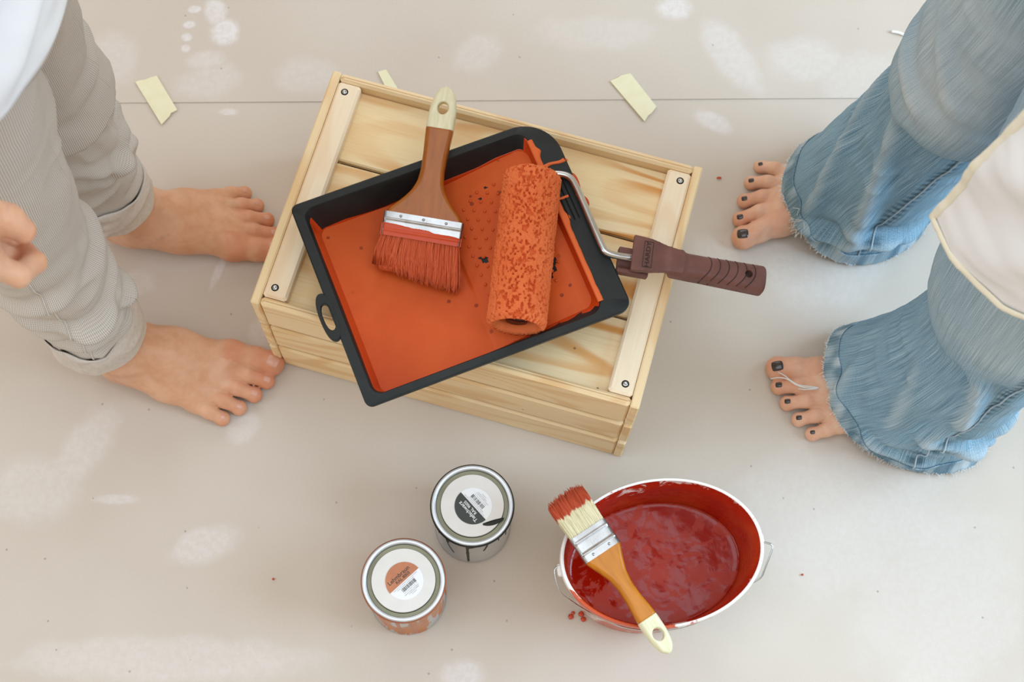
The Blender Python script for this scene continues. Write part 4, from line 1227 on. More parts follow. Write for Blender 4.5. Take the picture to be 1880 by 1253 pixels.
def build_body(feet, hips, pelvis, chest, neck, head, shoulders, arms, facing):
    """coarse figure that lies inside the clothes and carries the head"""
    pe, ch, ne, hd = map(np.array, (pelvis, chest, neck, head))
    fx = facing
    def f(P):
        d = ellip(P, pe, (.095, .145, .12))
        d = smin(d, ellip(P, (pe + ch) / 2, (.095, .135, .22)), .08)
        d = smin(d, ellip(P, ch, (.110, .160, .20)), .08)
        for ft, hp in zip(feet, hips):
            hp = np.array(hp); kn = (hp * .48 + np.array([ft[0], ft[1], .02]) * .52) 
            d = smin(d, chain(P, [hp, kn, (ft[0], ft[1], .24)], [.050, .033, .028], .03), .04)
        for sh, (el, wr) in zip(shoulders, arms):
            d = smin(d, chain(P, [sh, el, wr], [.038, .038, .0245], .02), .03)
        d = smin(d, cone(P, ch + np.array([0, 0, .14]), ne, .06, .05), .05)
        d = smin(d, cone(P, ne, hd, .05, .05), .03)
        d = smin(d, ellip(P, hd + np.array([-.01 * fx, 0, .03]), (.092, .074, .100)), .03)          # skull
        d = smin(d, ellip(P, hd + np.array([.035 * fx, 0, -.055]), (.055, .052, .065)), .03)        # jaw
        d = smin(d, cone(P, hd + np.array([.082 * fx, 0, .015]), hd + np.array([.098 * fx, 0, -.025]), .007, .013), .012)   # nose
        d = smin(d, ellip(P, hd + np.array([.080 * fx, 0, -.062]), (.010, .024, .007)), .006)       # lips
        d = smin(d, ellip(P, hd + np.array([.078 * fx, 0, -.098]), (.014, .018, .014)), .012)       # chin
        for s in (-1, 1):
            d = smax(d, -ellip(P, hd + np.array([.090 * fx, s * .032, .008]), (.016, .018, .012)), .012)   # eye sockets
            d = smin(d, ellip(P, hd + np.array([-.005 * fx, s * .078, -.01]), (.018, .010, .030)), .006)   # ears
        return d
    allp = np.array([pe, ch, ne, hd] + [np.array(s) for s in shoulders] + [np.array(a[0]) for a in arms] + [np.array(a[1]) for a in arms] + [np.array(h) for h in hips])
    lo = allp.min(0) - .14; hi = allp.max(0) + .16; lo[2] = .18
    for ft in feet:
        lo[:2] = np.minimum(lo[:2], np.array(ft[:2]) - .08); hi[:2] = np.maximum(hi[:2], np.array(ft[:2]) + .08)
    return nets(f, lo, hi, .008)

def seg_dist(U_, V_, a, b):
    d = np.array(b) - np.array(a); t = np.clip(((U_ - a[0]) * d[0] + (V_ - a[1]) * d[1]) / (d @ d), 0, 1)
    px, py = U_ - a[0] - t * d[0], V_ - a[1] - t * d[1]
    side = np.sign(d[0] * (V_ - a[1]) - d[1] * (U_ - a[0]))
    return np.hypot(px, py), side, t
def cloth_leg(rings, hem, nz=230, nt=200, folds=(), rough=(0.0, 0.0), seed=0, rag=0.0, kw=20, shear=0.0):
    """trouser leg as a lofted tube; rings (z, cx, cy, rx, ry); hem(theta) gives the lower edge height;
    folds: (theta0, z0, theta1, z1, width, amplitude, kind) with theta in degrees, 0 = +x"""
    R_ = np.array(rings, float)
    zz_ = np.linspace(R_[0, 0], R_[-1, 0], 400)
    ker = np.hanning(2 * kw + 1); ker /= ker.sum()
    def sm(c):
        q = np.interp(zz_, R_[:, 0], R_[:, c]); return np.convolve(np.pad(q, kw, 'edge'), ker, 'valid')
    cx, cy, rx, ry = (sm(c) for c in (1, 2, 3, 4))
    th = np.linspace(0, 2 * np.pi, nt, endpoint=False)
    t = np.linspace(0, 1, nz)
    TH, T_ = np.meshgrid(th, t)
    h0 = hem(TH); Z = h0 + (R_[-1, 0] - h0) * T_
    zc = np.clip(Z, zz_[0], zz_[-1])
    CX, CY, RX, RY = (np.interp(zc, zz_, a) for a in (cx, cy, rx, ry))
    rm = (RX + RY) / 2
    disp = np.zeros_like(Z); TD = np.degrees(TH)
    for (t0, z0, t1, z1, wd, am, kind) in folds:
        for sh in (-360, 0, 360):
            Uc = np.radians(TD + sh - t0) * rm; b = (math.radians(t1 - t0) * float(rm.mean()), z1 - z0)
            d_, side, tt_ = seg_dist(Uc, Z - z0, (0, 0), b)
            fade = np.clip(1.15 - np.abs(tt_ * 2 - 1) ** 3, 0, 1)
            if kind == 'ridge':
                disp += am * np.exp(-(d_ / wd) ** 2) * fade - 0.45 * am * np.exp(-((d_ - 1.9 * wd) / wd) ** 2) * fade
            else:   # step: cloth overhangs on one side
                sd_ = d_ * side
                disp += am * fade * np.where(sd_ > 0, np.exp(-(sd_ / (2.6 * wd)) ** 2), -0.8 * np.exp(-(sd_ / (1.6 * wd)) ** 2)) * np.clip(np.abs(sd_) / (0.25 * wd), 0, 1)
    Pn = np.stack([np.cos(TH) * 0.08, np.sin(TH) * 0.08, Z], -1)
    if rough[0]:
        q = Pn * np.array([1, 1, 1.5]) + 0.03 * np.stack([vnoise(Pn, 9, seed + k) for k in range(3)], -1)
        rg = 1 - np.abs(fbm(q, 15, 2, seed)) * 2.2
        disp += rough[0] * rg * np.interp(Z, rough[2], rough[3])
    if rough[1]: disp += rough[1] * fbm(Pn, 8, 3, seed + 40)
    if rag: Z = Z + rag * fbm(Pn, 160, 3, seed + 9) * np.exp(-(T_ / 0.01) ** 2)
    X = CX + (RX + disp) * np.cos(TH); Y = CY + (RY + disp) * np.sin(TH)
    Y = Y + shear * (X - CX) * np.exp(-Z / 0.13)
    V = np.stack([X, Y, Z], -1)
    UV = np.stack([TH * float(rm.mean()), Z], -1)
    return V, UV, disp, TD, Z
def shell(name, V, UV, mat, mat_in, parent, off, thick=0.0011, attrs=None, closed_top=False):
    """grid (nz, nt, 3) wrapped in theta -> cloth with thickness and a lining side"""
    nz, nt = V.shape[:2]
    c = V.mean(1, keepdims=True); dirv = V - c; dirv[..., 2] = 0
    dirv /= np.linalg.norm(dirv, axis=-1, keepdims=True) + 1e-9
    I = V - dirv * thick
    n = nz * nt
    VV = np.concatenate([V.reshape(-1, 3), I.reshape(-1, 3)])
    Fo = grid_faces(nz, nt, True); Fi = [tuple(i + n for i in f[::-1]) for f in Fo]
    Fe = [(j, j + n, (j + 1) % nt + n, (j + 1) % nt) for j in range(nt)]
    fm = [0] * len(Fo) + [1] * len(Fi) + [0] * len(Fe)
    uv = np.concatenate([UV.reshape(-1, 2)] * 2)
    at_ = {k: np.concatenate([a.ravel()] * 2) for k, a in (attrs or {}).items()}
    return mesh(name, VV, Fo + Fi + Fe, None, parent, off=off, uv=uv, attrs=at_, mats=[mat, mat_in], fmat=fm)
def band(V, k0, k1, out, flare=0.0, thick=0.0015):
    """turn-up made from rows k0..k1 of a leg grid, pushed outwards"""
    G = V[k0:k1]
    c = G.mean(1, keepdims=True); dv = G - c; dv[..., 2] = 0; dv /= np.linalg.norm(dv, axis=-1, keepdims=True) + 1e-9
    rows_ = []
    m = len(G)
    for i in range(m):
        t = i / (m - 1); rows_.append(G[i] + dv[i] * (out + flare * t))
    for i in range(m - 1, -1, -1):
        t = i / (m - 1); rows_.append(G[i] + dv[i] * (out + flare * t - thick))
    a = np.array(rows_); a = np.concatenate([a, a[:1]])
    return a

# ---- left person: grey linen trousers rolled up, white shirt
LB = np.array([-0.45, 0.0, 0.0])
left = empty('person', tuple(LB), 0, 'barefoot person in rolled-up grey trousers and white shirt standing left of the crate', 'person')
footR = make_foot((-0.4945, -0.0785), D2R(-12.5), 1.0, False, (-0.016, 0.0), 0.45)
footL = make_foot((-0.4980, 0.0930), D2R(1.0), 1.0, True, (-0.018, 0.0), 0.5)
hips = [(-0.44, -0.085, 0.86), (-0.44, 0.085, 0.86)]
sh_l = [(-0.46, -0.185, 1.36), (-0.46, 0.185, 1.36)]
elbow_r = np.array([-0.475, -0.265, 1.07]); wrist_r = at(-105, 430, 0.865)
hand = {'index': [at(-28, 480, .800), at(34, 506, .775), at(64, 482, .755), at(48, 462, .745)],
        'middle': [at(-34, 455, .790), at(24, 478, .745), at(38, 462, .722), at(18, 446, .722)],
        'ring': [at(-44, 430, .785), at(4, 448, .735), at(16, 436, .710), at(0, 424, .712)],
        'little': [at(-56, 408, .785), at(-18, 420, .745), at(-8, 412, .722), at(-20, 402, .722)],
        'thumb': [at(-92, 402, .845), at(-38, 388, .815), at(14, 404, .800), at(42, 424, .788)],
        'wrist': wrist_r, 'elbow': elbow_r}
hf = hand_sdf(hand)
allh = np.concatenate([np.array(v).reshape(-1, 3) for v in hand.values()])
hV, hF = nets(hf, allh.min(0) - .03, np.minimum(allh.max(0) + .03, [9, 9, 1.0]), .0017)
hfl = np.clip(np.exp(-((np.linalg.norm(hV - hand['index'][3], axis=1)) / .02) ** 2) + np.exp(-((np.linalg.norm(hV - hand['thumb'][3], axis=1)) / .018) ** 2) * .5, 0, 1)
# the other hand hangs on the far side, mirrored
hV2 = hV.copy(); hV2[:, 1] = -hV2[:, 1]; hF2 = [tuple(q)[::-1] for q in hF]
wl_ = wrist_r * np.array([1, -1, 1]); el_ = elbow_r * np.array([1, -1, 1])
bV, bF = build_body([(-0.455, -0.083), (-0.462, 0.092)], hips, (-0.44, 0.0, 0.92), (-0.46, 0, 1.22), (-0.455, 0, 1.45), (-0.44, 0, 1.575), sh_l, [(elbow_r, wrist_r), (el_, wl_)], 1)
V, F = join([(footR[0], footR[1]), (footL[0], footL[1]), (hV, [tuple(q) for q in hF]), (hV2, hF2), (bV, [tuple(q) for q in bF])])
fl = np.concatenate([footR[2], footL[2], hfl, hfl, np.zeros(len(bV))])
body_l = mesh('body', V, F, SKIN_LEFT, left, off=LB, attrs={'flush': fl})
for ft in (footR, footL):
    for v, f in ft[3]: mesh('toenail', v, f, NAIL, body_l, off=LB)

def hem_l(base, tilt, ph): return lambda th: base + tilt * np.cos(th - ph)
ringsLN = [(0.10, -0.462, -0.083, .047, .047), (.16, -0.462, -0.083, .048, .049), (.25, -0.462, -0.083, .054, .055), (.36, -0.462, -0.083, .058, .060), (.47, -0.460, -0.083, .061, .064), (.60, -0.454, -0.082, .069, .073), (.75, -0.446, -0.078, .083, .082), (.86, -0.440, -0.075, .095, .088)]
foldsLN = [(-150, .30, -20, .26, .010, .010, 'ridge'), (-140, .25, 10, .30, .009, .009, 'ridge'), (-120, .21, 0, .22, .009, .009, 'ridge'), (-160, .35, -40, .38, .012, .008, 'ridge'), (-100, .17, 20, .20, .008, .008, 'ridge'),
           (-60, .33, 40, .40, .012, .007, 'ridge'), (-80, .28, 30, .17, .012, .008, 'step'), (20, .45, 70, .62, .02, .008, 'ridge'), (-10, .48, 50, .70, .022, .008, 'ridge'), (60, .55, 95, .75, .02, .010, 'ridge')]
VLN, UVLN, dLN, tdLN, zLN = cloth_leg(ringsLN, hem_l(.118, .010, math.pi), folds=foldsLN, rough=(.0045, .004, [.1, .18, .36, .45, .9], [.5, 1.0, 1.0, .35, .35]), seed=3)
ringsLF = [(0.10, -0.468, 0.092, .047, .047), (.16, -0.469, 0.092, .050, .050), (.25, -0.470, 0.092, .055, .055), (.36, -0.470, 0.092, .056, .057), (.45, -0.467, 0.092, .063, .064), (.55, -0.464, 0.090, .065, .068), (.75, -0.450, 0.080, .082, .082), (.86, -0.440, 0.075, .095, .088)]
foldsLF = [(-100, .36, 75, .40, .016, .016, 'step'), (-60, .24, 60, .31, .010, .009, 'ridge'), (-70, .30, 10, .22, .009, .009, 'ridge'), (-20, .20, 70, .25, .010, .008, 'ridge'), (-40, .17, 40, .18, .008, .006, 'ridge'),
           (-40, .44, 60, .47, .010, .006, 'ridge'), (60, .40, 95, .43, .012, .016, 'ridge'), (0, .50, 40, .66, .018, .006, 'ridge'), (-30, .55, 0, .75, .02, .006, 'ridge')]
VLF, UVLF, dLF, tdLF, zLF = cloth_leg(ringsLF, hem_l(.118, .008, math.pi), folds=foldsLF, rough=(.0045, .004, [.1, .18, .36, .45, .9], [.6, 1.0, 1.0, .3, .3]), seed=21)
ringsP = [(0.76, -0.438, 0.0, .100, .160), (.84, -0.438, 0, .112, .172), (.92, -0.438, 0, .112, .165), (1.02, -0.442, 0, .105, .150)]
VP_, UVP_, *_r = cloth_leg(ringsP, lambda th: .755 + .05 * np.abs(np.sin(th)) ** 2, nz=60, nt=160, rough=(.003, .004, [.7, 1.1], [1, 1]), seed=5)
tr = shell('trousers', VLN, UVLN, LINEN, LINEN_PLAIN, left, LB)
tr2 = shell('trouser_leg', VLF, UVLF, LINEN, LINEN_PLAIN, tr, LB)
tr3 = shell('trouser_seat', VP_, UVP_, LINEN, LINEN_PLAIN, tr, LB)
for VV_, nm in ((VLN, 'turn_up'), (VLF, 'turn_up')):
    B_ = band(VV_, 0, 19, 0.0095, -0.0050, 0.0020)
    uvb = np.stack([np.broadcast_to(np.linspace(0, .4, B_.shape[1]), B_.shape[:2]), B_[..., 2]], -1)
    nzb, ntb = B_.shape[:2]
    mesh(nm, B_.reshape(-1, 3), grid_faces(nzb, ntb, True), LINEN_PLAIN, tr, off=LB, uv=uvb.reshape(-1, 2))
# side seam on the near leg
def seam(V, td, deg, z0, z1, name, mat, parent, off, r=0.0009, lift=0.0008):
    j = int(np.argmin(np.abs((td[0] - deg + 180) % 360 - 180)))
    col = V[:, j]; m = (col[:, 2] > z0) & (col[:, 2] < z1); col = col[m]
    cen = V[m].mean(1); dv = col - cen; dv[:, 2] = 0; dv /= np.linalg.norm(dv, axis=1)[:, None]
    v, f = tube(col + dv * lift, r, 6); return mesh(name, v, f, mat, parent, off=off)
seam(VLN, tdLN, 282, .15, .80, 'seam', LINEN_PLAIN, tr, LB)
# shirt: loose, hem hanging in front of the hips
def shirt(name, rings, hem, mat, mat_in, parent, off, rough, seed, a0=0.0, a1=360.0, folds=(), thick=.0012):
    V, UV, d, TD, Z = cloth_leg(rings, hem, nz=150, nt=220, folds=folds, rough=rough, seed=seed)
    if a1 - a0 >= 359.9:
        return shell(name, V, UV, mat, mat_in, parent, off, thick), V
    m = [j for j in range(2 * V.shape[1]) if a0 <= j * 360.0 / V.shape[1] <= a1]
    G = V[:, [j % V.shape[1] for j in m]]; nz, nt = G.shape[:2]
    c = V.mean(1, keepdims=True); dv = G - c; dv[..., 2] = 0; dv /= np.linalg.norm(dv, axis=-1, keepdims=True)
    I = G - dv * thick; n = nz * nt
    Fo = grid_faces(nz, nt); Fi = [tuple(i + n for i in f[::-1]) for f in Fo]
    rim = list(range(nt)) + [nt - 1 + nt * i for i in range(1, nz)] + [nz * nt - 1 - i for i in range(1, nt)] + [nt * i for i in range(nz - 2, 0, -1)]
    S = [(rim[i], rim[i] + n, rim[(i + 1) % len(rim)] + n, rim[(i + 1) % len(rim)]) for i in range(len(rim))]
    o = mesh(name, np.concatenate([G.reshape(-1, 3), I.reshape(-1, 3)]), Fo + Fi + S, None, parent, off=off, mats=[mat, mat_in], fmat=[0] * len(Fo) + [1] * len(Fi) + [0] * len(S))
    return o, G
ringsS = [(0.78, -0.441, -0.016, .124, .193), (0.90, -0.441, -0.008, .126, .188), (1.05, -0.452, 0, .122, .168), (1.22, -0.460, 0, .130, .182), (1.34, -0.462, 0, .110, .185), (1.42, -0.458, 0, .070, .110), (1.455, -0.455, 0, .060, .065)]
foldsS = [(-70, .86, 10, 1.05, .014, .010, 'ridge'), (-50, .84, 40, .98, .012, .008, 'ridge'), (-20, .9, 60, 1.1, .014, .008, 'ridge')]
sh1, _ = shirt('shirt', ringsS, lambda th: .84 - .015 * np.cos(th + .3), SHIRT_WHITE, SHIRT_WHITE, left, LB, (.006, .006, [.8, 1.0, 1.5], [.7, 1, 1]), 13, folds=foldsS)
def sleeve_mesh(parent, a, b, r0, r1, mat, off, seed):
    a, b = np.array(a), np.array(b); P = np.array([a + (b - a) * t for t in np.linspace(-.22, 1, 40)])
    V, F = tube(P, np.interp(np.linspace(0, 1, 40), [0, .08, .2, 1], [r0 * .35, r0 * .8, r0, r1]), 60, True)
    V += (0.004 * fbm(V, 22, 3, seed))[:, None] * np.array([1, 1, .3])
    return mesh('sleeve', V, F, mat, parent, off=off)
for s, e in ((sh_l[0], elbow_r), (sh_l[1], el_)):
    sleeve_mesh(sh1, s, np.array(s) * .25 + np.array(e) * .75, .066, .060, SHIRT_WHITE, LB, 3)
def hair_and_eyes(parent, body, head, fx, off, long=False):
    hd = np.array(head)
    def f(P):
        d = ellip(P, hd + np.array([-.014 * fx, 0, .038]), (.102, .086, .108))
        d = smax(d, (P[..., 0] - hd[0]) * fx * 0.8 - .035 - (P[..., 2] - hd[2] - .02) * .55, .02)
        if long: d = smin(d, cone(P, hd + np.array([-.085 * fx, 0, .02]), hd + np.array([-.10 * fx, 0, -.16]), .038, .022), .04)
        d = smax(d, hd[2] - .055 - P[..., 2], .02) if not long else d
        return d + .0035 * fbm(P * np.array([1, 1, .35]), 90, 2, 4)
    V, F = nets(f, hd - np.array([.16, .11, .24]), hd + np.array([.16, .11, .17]), .006)
    mesh('hair', V, F, HAIR, parent, off=off)
    for s in (-1, 1):
        v, q = lathe([(0.0001, -.011), (.006, -.0093), (.0095, -.0055), (.011, 0), (.0095, .0055), (.006, .0093), (.0001, .011)], 20)
        o = mesh('eye', v, q, EYE, body, off=None); o.location = tuple(hd + np.array([.0655 * fx, s * .032, .008]) - off)
        v, q = lathe([(.0052, .0), (.0001, .0012)], 16)
        v = v[:, [2, 0, 1]]; v[:, 0] = (v[:, 0] + .0102) * fx
        mesh('iris', v, q, HAIR, body).location = o.location
hair_and_eyes(left, body_l, (-0.44, 0, 1.575), 1, LB)

# ---- right person: frayed blue jeans, open off-white shirt, dark nail polish
RB = np.array([0.53, 0.0, 0.0])
right = empty('person', tuple(RB), 0, 'barefoot person in frayed blue jeans with dark toenails standing right of the crate', 'person')
footRF = make_foot((0.5630, 0.1560), D2R(180 + 7), 0.985, False, (-0.005, 0), 1.25, 0.98)
footRN = make_foot((0.6050, -0.1360), D2R(180 - 1), 0.985, True, (-0.005, 0), 0.6, 0.98)
hipsR = [(0.565, 0.085, 0.86), (0.565, -0.085, 0.86)]
mirror_x = lambda p: np.array([2 * 0.06 - 0 - p[0], p[1], p[2]])
sh_r = [(0.53, 0.175, 1.33), (0.53, -0.175, 1.33)]
el_r = [np.array([0.545, 0.25, 1.05]), np.array([0.545, -0.25, 1.05])]
off_h = np.array([0.545, 0, 1.05]) - np.array([-elbow_r[0], 0, elbow_r[2]])
hA = hV * np.array([-1, -1, 1]) + off_h + np.array([0, -0.25 + 0.265 - 0.0, 0]) * 0     # turned half round: right hand on the far side
hB = hV * np.array([-1, 1, 1]) + off_h
wrA = wrist_r * np.array([-1, -1, 1]) + off_h; wrB = wrist_r * np.array([-1, 1, 1]) + off_h
elA = elbow_r * np.array([-1, -1, 1]) + off_h; elB = elbow_r * np.array([-1, 1, 1]) + off_h
def swing(Q, c, ang):
    Q = np.asarray(Q, float) - c; ca, sa = math.cos(ang), math.sin(ang)
    return np.stack([Q[..., 0] * ca + Q[..., 2] * sa, Q[..., 1], -Q[..., 0] * sa + Q[..., 2] * ca], -1) + c
hA = swing(hA, elA, D2R(-75)); wrA = swing(wrA, elA, D2R(-75)); hB = swing(hB, elB, D2R(-75)); wrB = swing(wrB, elB, D2R(-75))
bV, bF = build_body([(0.515, 0.148), (0.560, -0.136)], hipsR, (0.565, 0.0, 0.92), (0.535, 0, 1.20), (0.505, 0, 1.42), (0.475, 0, 1.54), sh_r, [(elA, wrA), (elB, wrB)], -1)
V, F = join([(footRF[0], footRF[1]), (footRN[0], footRN[1]), (hA, [tuple(q) for q in hF]), (hB, [tuple(q)[::-1] for q in hF]), (bV, [tuple(q) for q in bF])])
fl = np.concatenate([footRF[2], footRN[2], hfl, hfl, np.zeros(len(bV))]) * 0.85
body_r = mesh('body', V, F, SKIN_RIGHT, right, off=RB, attrs={'flush': fl})
for ft in (footRF, footRN):
    for v, f in ft[3]:
        meta(mesh('toenail', v, f, POLISH, body_r, off=RB), 'toenail painted with dark polish')
ringsRF = [(0.0, 0.494, 0.139, .109, .087), (.06, 0.497, 0.139, .102, .086), (.12, 0.508, 0.140, .090, .080), (.20, 0.520, 0.137, .082, .078), (.28, 0.532, 0.132, .078, .077), (.335, 0.540, 0.128, .077, .077), (.365, 0.542, 0.120, .092, .090), (.42, 0.546, 0.115, .099, .097), (.50, 0.550, 0.108, .099, .098), (.62, 0.556, 0.095, .100, .099), (.78, 0.560, 0.085, .104, .100), (.87, 0.563, 0.08, .105, .10)]
foldsRF = [(145, .34, 222, .04, .010, .010, 'ridge'), (200, .36, 262, .03, .012, .012, 'ridge'), (215, .05, 300, .09, .010, .011, 'ridge'), (235, .10, 320, .05, .010, .009, 'ridge'), (150, .46, 225, .42, .014, .006, 'ridge'), (190, .55, 240, .46, .014, .006, 'ridge')]
def hem_rf(th):
    front = np.cos(th - math.pi)            # +1 at the toes
    return 0.004 + 0.050 * np.clip(front, 0, 1) ** 1.5 + 0.020 * np.clip(np.sin(th) * (front > -.3), 0, 1)
VRF, UVRF, dRF, tdRF, zRF = cloth_leg(ringsRF, hem_rf, folds=foldsRF, rough=(.0022, .004, [0, .1, .4, .9], [.8, 1, .6, .6]), seed=51, rag=.006, kw=9)
ringsRN = [(0.0, 0.532, -0.135, .117, .086), (.06, 0.540, -0.136, .106, .085), (.12, 0.552, -0.138, .094, .083), (.20, 0.561, -0.140, .085, .081), (.28, 0.567, -0.140, .080, .080), (.325, 0.568, -0.139, .079, .079), (.355, 0.564, -0.136, .090, .088), (.42, 0.560, -0.132, .096, .094), (.50, 0.558, -0.124, .097, .096), (.62, 0.556, -0.112, .099, .098), (.78, 0.560, -0.088, .104, .100), (.87, 0.563, -0.08, .105, .10)]
foldsRN = [(195, .30, 250, .03, .011, .007, 'ridge'), (238, .36, 262, .18, .012, .012, 'ridge'), (262, .18, 250, .05, .012, .008, 'ridge'), (250, .13, 340, .06, .010, .011, 'ridge'), (265, .07, 350, .13, .010, .010, 'ridge'), (230, .05, 290, .03, .008, .008, 'ridge'), (180, .12, 215, .05, .010, .008, 'ridge')]
def hem_rn(th):
    front = np.cos(th - math.pi)
    return 0.004 + 0.055 * np.clip(front, 0, 1) ** 2.2 + 0.012 * np.clip(np.sin(th) * (front > .2), 0, 1)
VRN, UVRN, dRN, tdRN, zRN = cloth_leg(ringsRN, hem_rn, folds=foldsRN, rough=(.0022, .004, [0, .1, .4, .9], [.8, 1, .6, .6]), seed=71, rag=.007, kw=9, shear=-0.34)
def wear_of(V, disp, td, Z, c_deg):
    Pn = V.copy(); n = fbm(Pn, 7, 3, 9)
    ang = np.cos(np.radians(td - c_deg))
    thigh = np.clip((Z - .34) / .08, 0, 1) * np.clip(ang + .25, 0, 1)
    ridge_ = np.clip((disp - .004) / .008, 0, 1) * .55
    hem_ = np.exp(-(Z / .012) ** 2) * .4
    return np.clip(thigh * (.62 + .6 * n) + ridge_ + hem_, 0, 1)
def dark_of(td, degs, Z):
    d = np.zeros_like(Z)
    for g in degs:
        dd_ = np.abs((td - g + 180) % 360 - 180)
        d = np.maximum(d, np.exp(-(dd_ / 6.5) ** 4) * np.clip(0.5 + 0.9 * np.sin(Z * 2 * math.pi / .0135), 0, 1))
    return d
jn = shell('jeans', VRF, UVRF, DENIM, DENIM_IN, right, RB, .0016, {'wear': wear_of(VRF, dRF, tdRF, zRF, 190), 'dark': dark_of(tdRF, (268, 88), zRF)})
jn2 = shell('jeans_leg', VRN, UVRN, DENIM, DENIM_IN, jn, RB, .0016, {'wear': wear_of(VRN, dRN, tdRN, zRN, 225), 'dark': dark_of(tdRN, (272, 92), zRN)})
ringsPR = [(0.77, 0.563, 0.0, .105, .165), (.85, 0.563, 0, .116, .175), (.93, 0.563, 0, .114, .165), (1.02, 0.558, 0, .108, .15)]
VPR, UVPR, *_r = cloth_leg(ringsPR, lambda th: .77 + .05 * np.abs(np.sin(th)) ** 2, nz=60, nt=160, rough=(.003, .004, [.7, 1.1], [1, 1]), seed=5)
jn3 = shell('jeans_seat', VPR, UVPR, DENIM, DENIM_IN, jn, RB, .0016, {'wear': np.full(VPR.shape[:2], .2), 'dark': np.zeros(VPR.shape[:2])})
for VV_, td_, dg in ((VRF, tdRF, 268), (VRN, tdRN, 272)):
    seam(VV_, td_, dg, .015, .8, 'seam', DENIM_IN, jn, RB, .0011, .0012)
    # stitched double hem
    G = VV_[0:9]
    B_ = band(VV_, 0, 9, 0.0016, 0.0004, 0.0014); nzb, ntb = B_.shape[:2]
    tdb = np.broadcast_to(np.linspace(0, 360, ntb), B_.shape[:2])
    wv_ = np.clip(.35 + .9 * vnoise(B_ * np.array([1, 1, .1]), 90, 3), 0, 1)
    uvb = np.stack([np.radians(tdb) * .09, B_[..., 2]], -1)
    mesh('hem', B_.reshape(-1, 3), grid_faces(nzb, ntb, True), DENIM, jn, off=RB, uv=uvb.reshape(-1, 2), attrs={'wear': wv_.ravel() * .8, 'dark': np.clip(.5 - wv_, 0, 1).ravel()})
    # frayed threads along the edge
    rg_ = random.Random(int(dg)); st = []
    edge_ = VV_[0]; cen = edge_.mean(0)
    for k in range(420):
        j = rg_.randrange(len(edge_)); p = edge_[j]; ov = p - cen; ov[2] = 0; ov = ov / np.linalg.norm(ov)
        if vnoise(np.array([p]), 40, 6)[0] < -.15: continue
        l = rg_.uniform(.002, .0075); tn = np.array([-ov[1], ov[0], 0]) * rg_.uniform(-.7, .7)
        q = p + ov * .0012 + np.array([0, 0, .002])
        e = q + (ov * rg_.uniform(.2, 1) + tn) * l + np.array([0, 0, rg_.uniform(-.6, .5) * l]); e[2] = max(e[2], .0012)
        m_ = (q + e) / 2 + np.array([0, 0, .001])
        st.append(tube([q, m_, e], [.0004, .00035, .0002], 4, False))
    b = mesh('fraying', *join(st), THREAD, jn, off=RB); b['kind'] = 'stuff'
# loose white threads trailing over the big toe of the near foot
def ontoe(pts):
    return [at(x, y, z) for x, y, z in pts]
for k, pts in enumerate(([(1502, 712, .045), (1485, 710, .046), (1465, 708, .040), (1450, 698, .036), (1438, 688, .034), (1426, 683, .022)],
                         [(1502, 713, .045), (1480, 713, .044), (1462, 708, .039), (1446, 696, .036), (1430, 693, .033), (1415, 696, .022)],
                         [(1500, 714, .044), (1478, 716, .040), (1466, 714, .036)])):
    v, f = tube(smooth_path(ontoe(pts), it=3), .0007, 6)
    mesh('loose_thread', v, f, THREAD, jn, off=RB)
jf = int(np.argmin(np.abs(tdRF[0] - 214))); st = []; rg_ = random.Random(2)
for k in range(22):
    p0 = VRF[int(rg_.uniform(1, 9)), (jf + rg_.randrange(-4, 5)) % VRF.shape[1]]; ov = p0 - VRF[0].mean(0); ov[2] = 0; ov /= np.linalg.norm(ov)
    p0 = p0 + ov * .003; dn = np.array([-ov[1], ov[0], 0]) * rg_.gauss(0, .005)
    p = [p0, p0 + ov * .002 + dn * .5 + np.array([0, 0, -.004]), p0 + ov * .003 + dn + np.array([0, 0, -.011])]
    st.append(tube(smooth_path(p, it=2), .0004, 4, False))
b = mesh('frayed_tuft', *join(st), THREAD, jn, off=RB); b['kind'] = 'stuff'

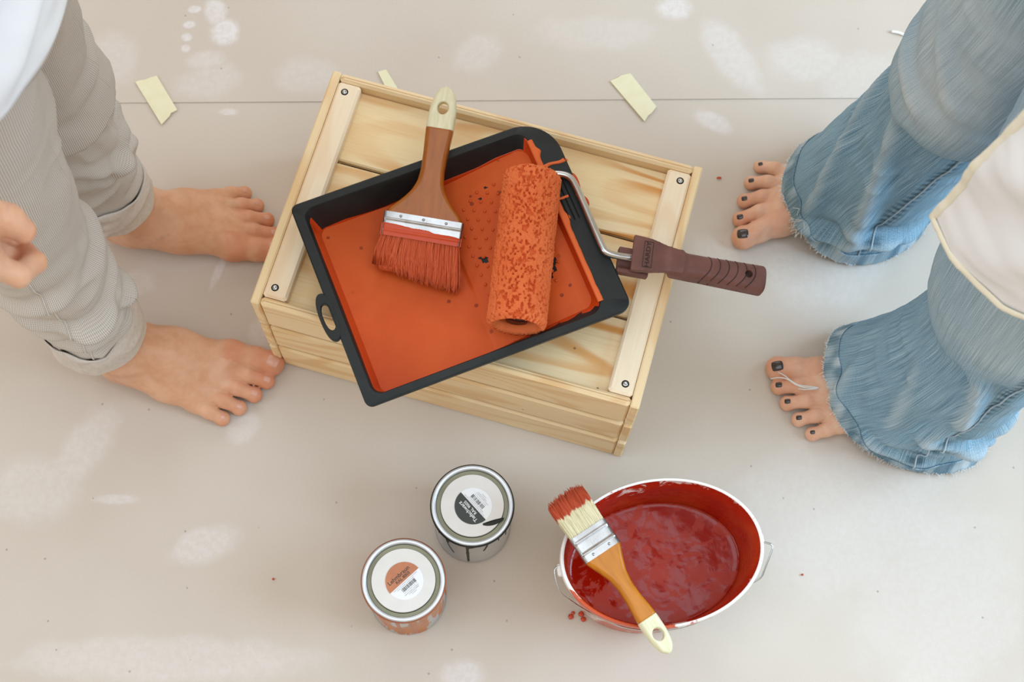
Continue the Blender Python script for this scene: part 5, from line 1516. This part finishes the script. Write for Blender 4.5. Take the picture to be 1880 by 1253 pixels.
# open shirt: the near front panel hangs forward; the far one is swept back
ringsSR = [(0.62, 0.522, -0.085, .140, .190), (.72, 0.524, -0.085, .136, .188), (.86, 0.528, -0.085, .130, .190), (1.0, 0.545, -0.04, .124, .178), (1.18, 0.540, 0, .132, .180), (1.30, 0.530, 0, .112, .182), (1.38, 0.515, 0, .070, .11), (1.42, 0.508, 0, .058, .064)]
def hem_sr(th):
    d = np.degrees(th) % 360
    return np.interp(d, [0, 40, 90, 140, 200, 235, 270, 310, 360], [.68, .78, .90, .92, .650, .655, .70, .66, .68])
foldsSR = [(200, .75, 250, .95, .02, .008, 'ridge'), (215, .68, 275, .85, .02, .008, 'ridge'), (190, .9, 260, 1.05, .02, .008, 'ridge')]
sh2, G2 = shirt('shirt', ringsSR, hem_sr, SHIRT_CREAM, SHIRT_CREAM, right, RB, (.005, .006, [.6, .8, 1.5], [.8, 1, 1]), 33, 200.0, 419.0, foldsSR)
for s, e in ((sh_r[0], elA), (sh_r[1], elB)):
    sleeve_mesh(sh2, s, np.array(s) * .1 + np.array(e) * .9, .066, .058, SHIRT_CREAM, RB, 3)
hair_and_eyes(right, body_r, (0.475, 0, 1.54), -1, RB, True)

# cream tape along the hem and front edge of the open shirt
edge_path = [tuple(p) for p in G2[::-1, 0][20:]] + [tuple(p) for p in G2[0, 1:]]
E_ = np.array(edge_path); cen = np.array([0.525, -0.085, 0.0])
ov = E_ - cen; ov[:, 2] = 0; ov /= np.linalg.norm(ov, axis=1)[:, None]
T_ = np.gradient(E_, axis=0); T_ /= np.linalg.norm(T_, axis=1)[:, None]
inn_ = np.cross(ov, T_)
pk = 0.0006 * vnoise(E_, 160, 4)
rows_ = [E_ + ov * a[:, None] + inn_ * b for a, b in ((-0.0030 + pk, -0.0012), (0.0016 + pk, -0.0014), (0.0030 + 1.5 * pk, 0.003), (0.0022 + pk, 0.0065), (0.0, 0.007)) for a in [np.broadcast_to(a, len(E_))]]
mesh('hem_tape', np.concatenate(rows_), grid_faces(len(rows_), len(E_)), HEM_YELLOW, sh2, off=RB)
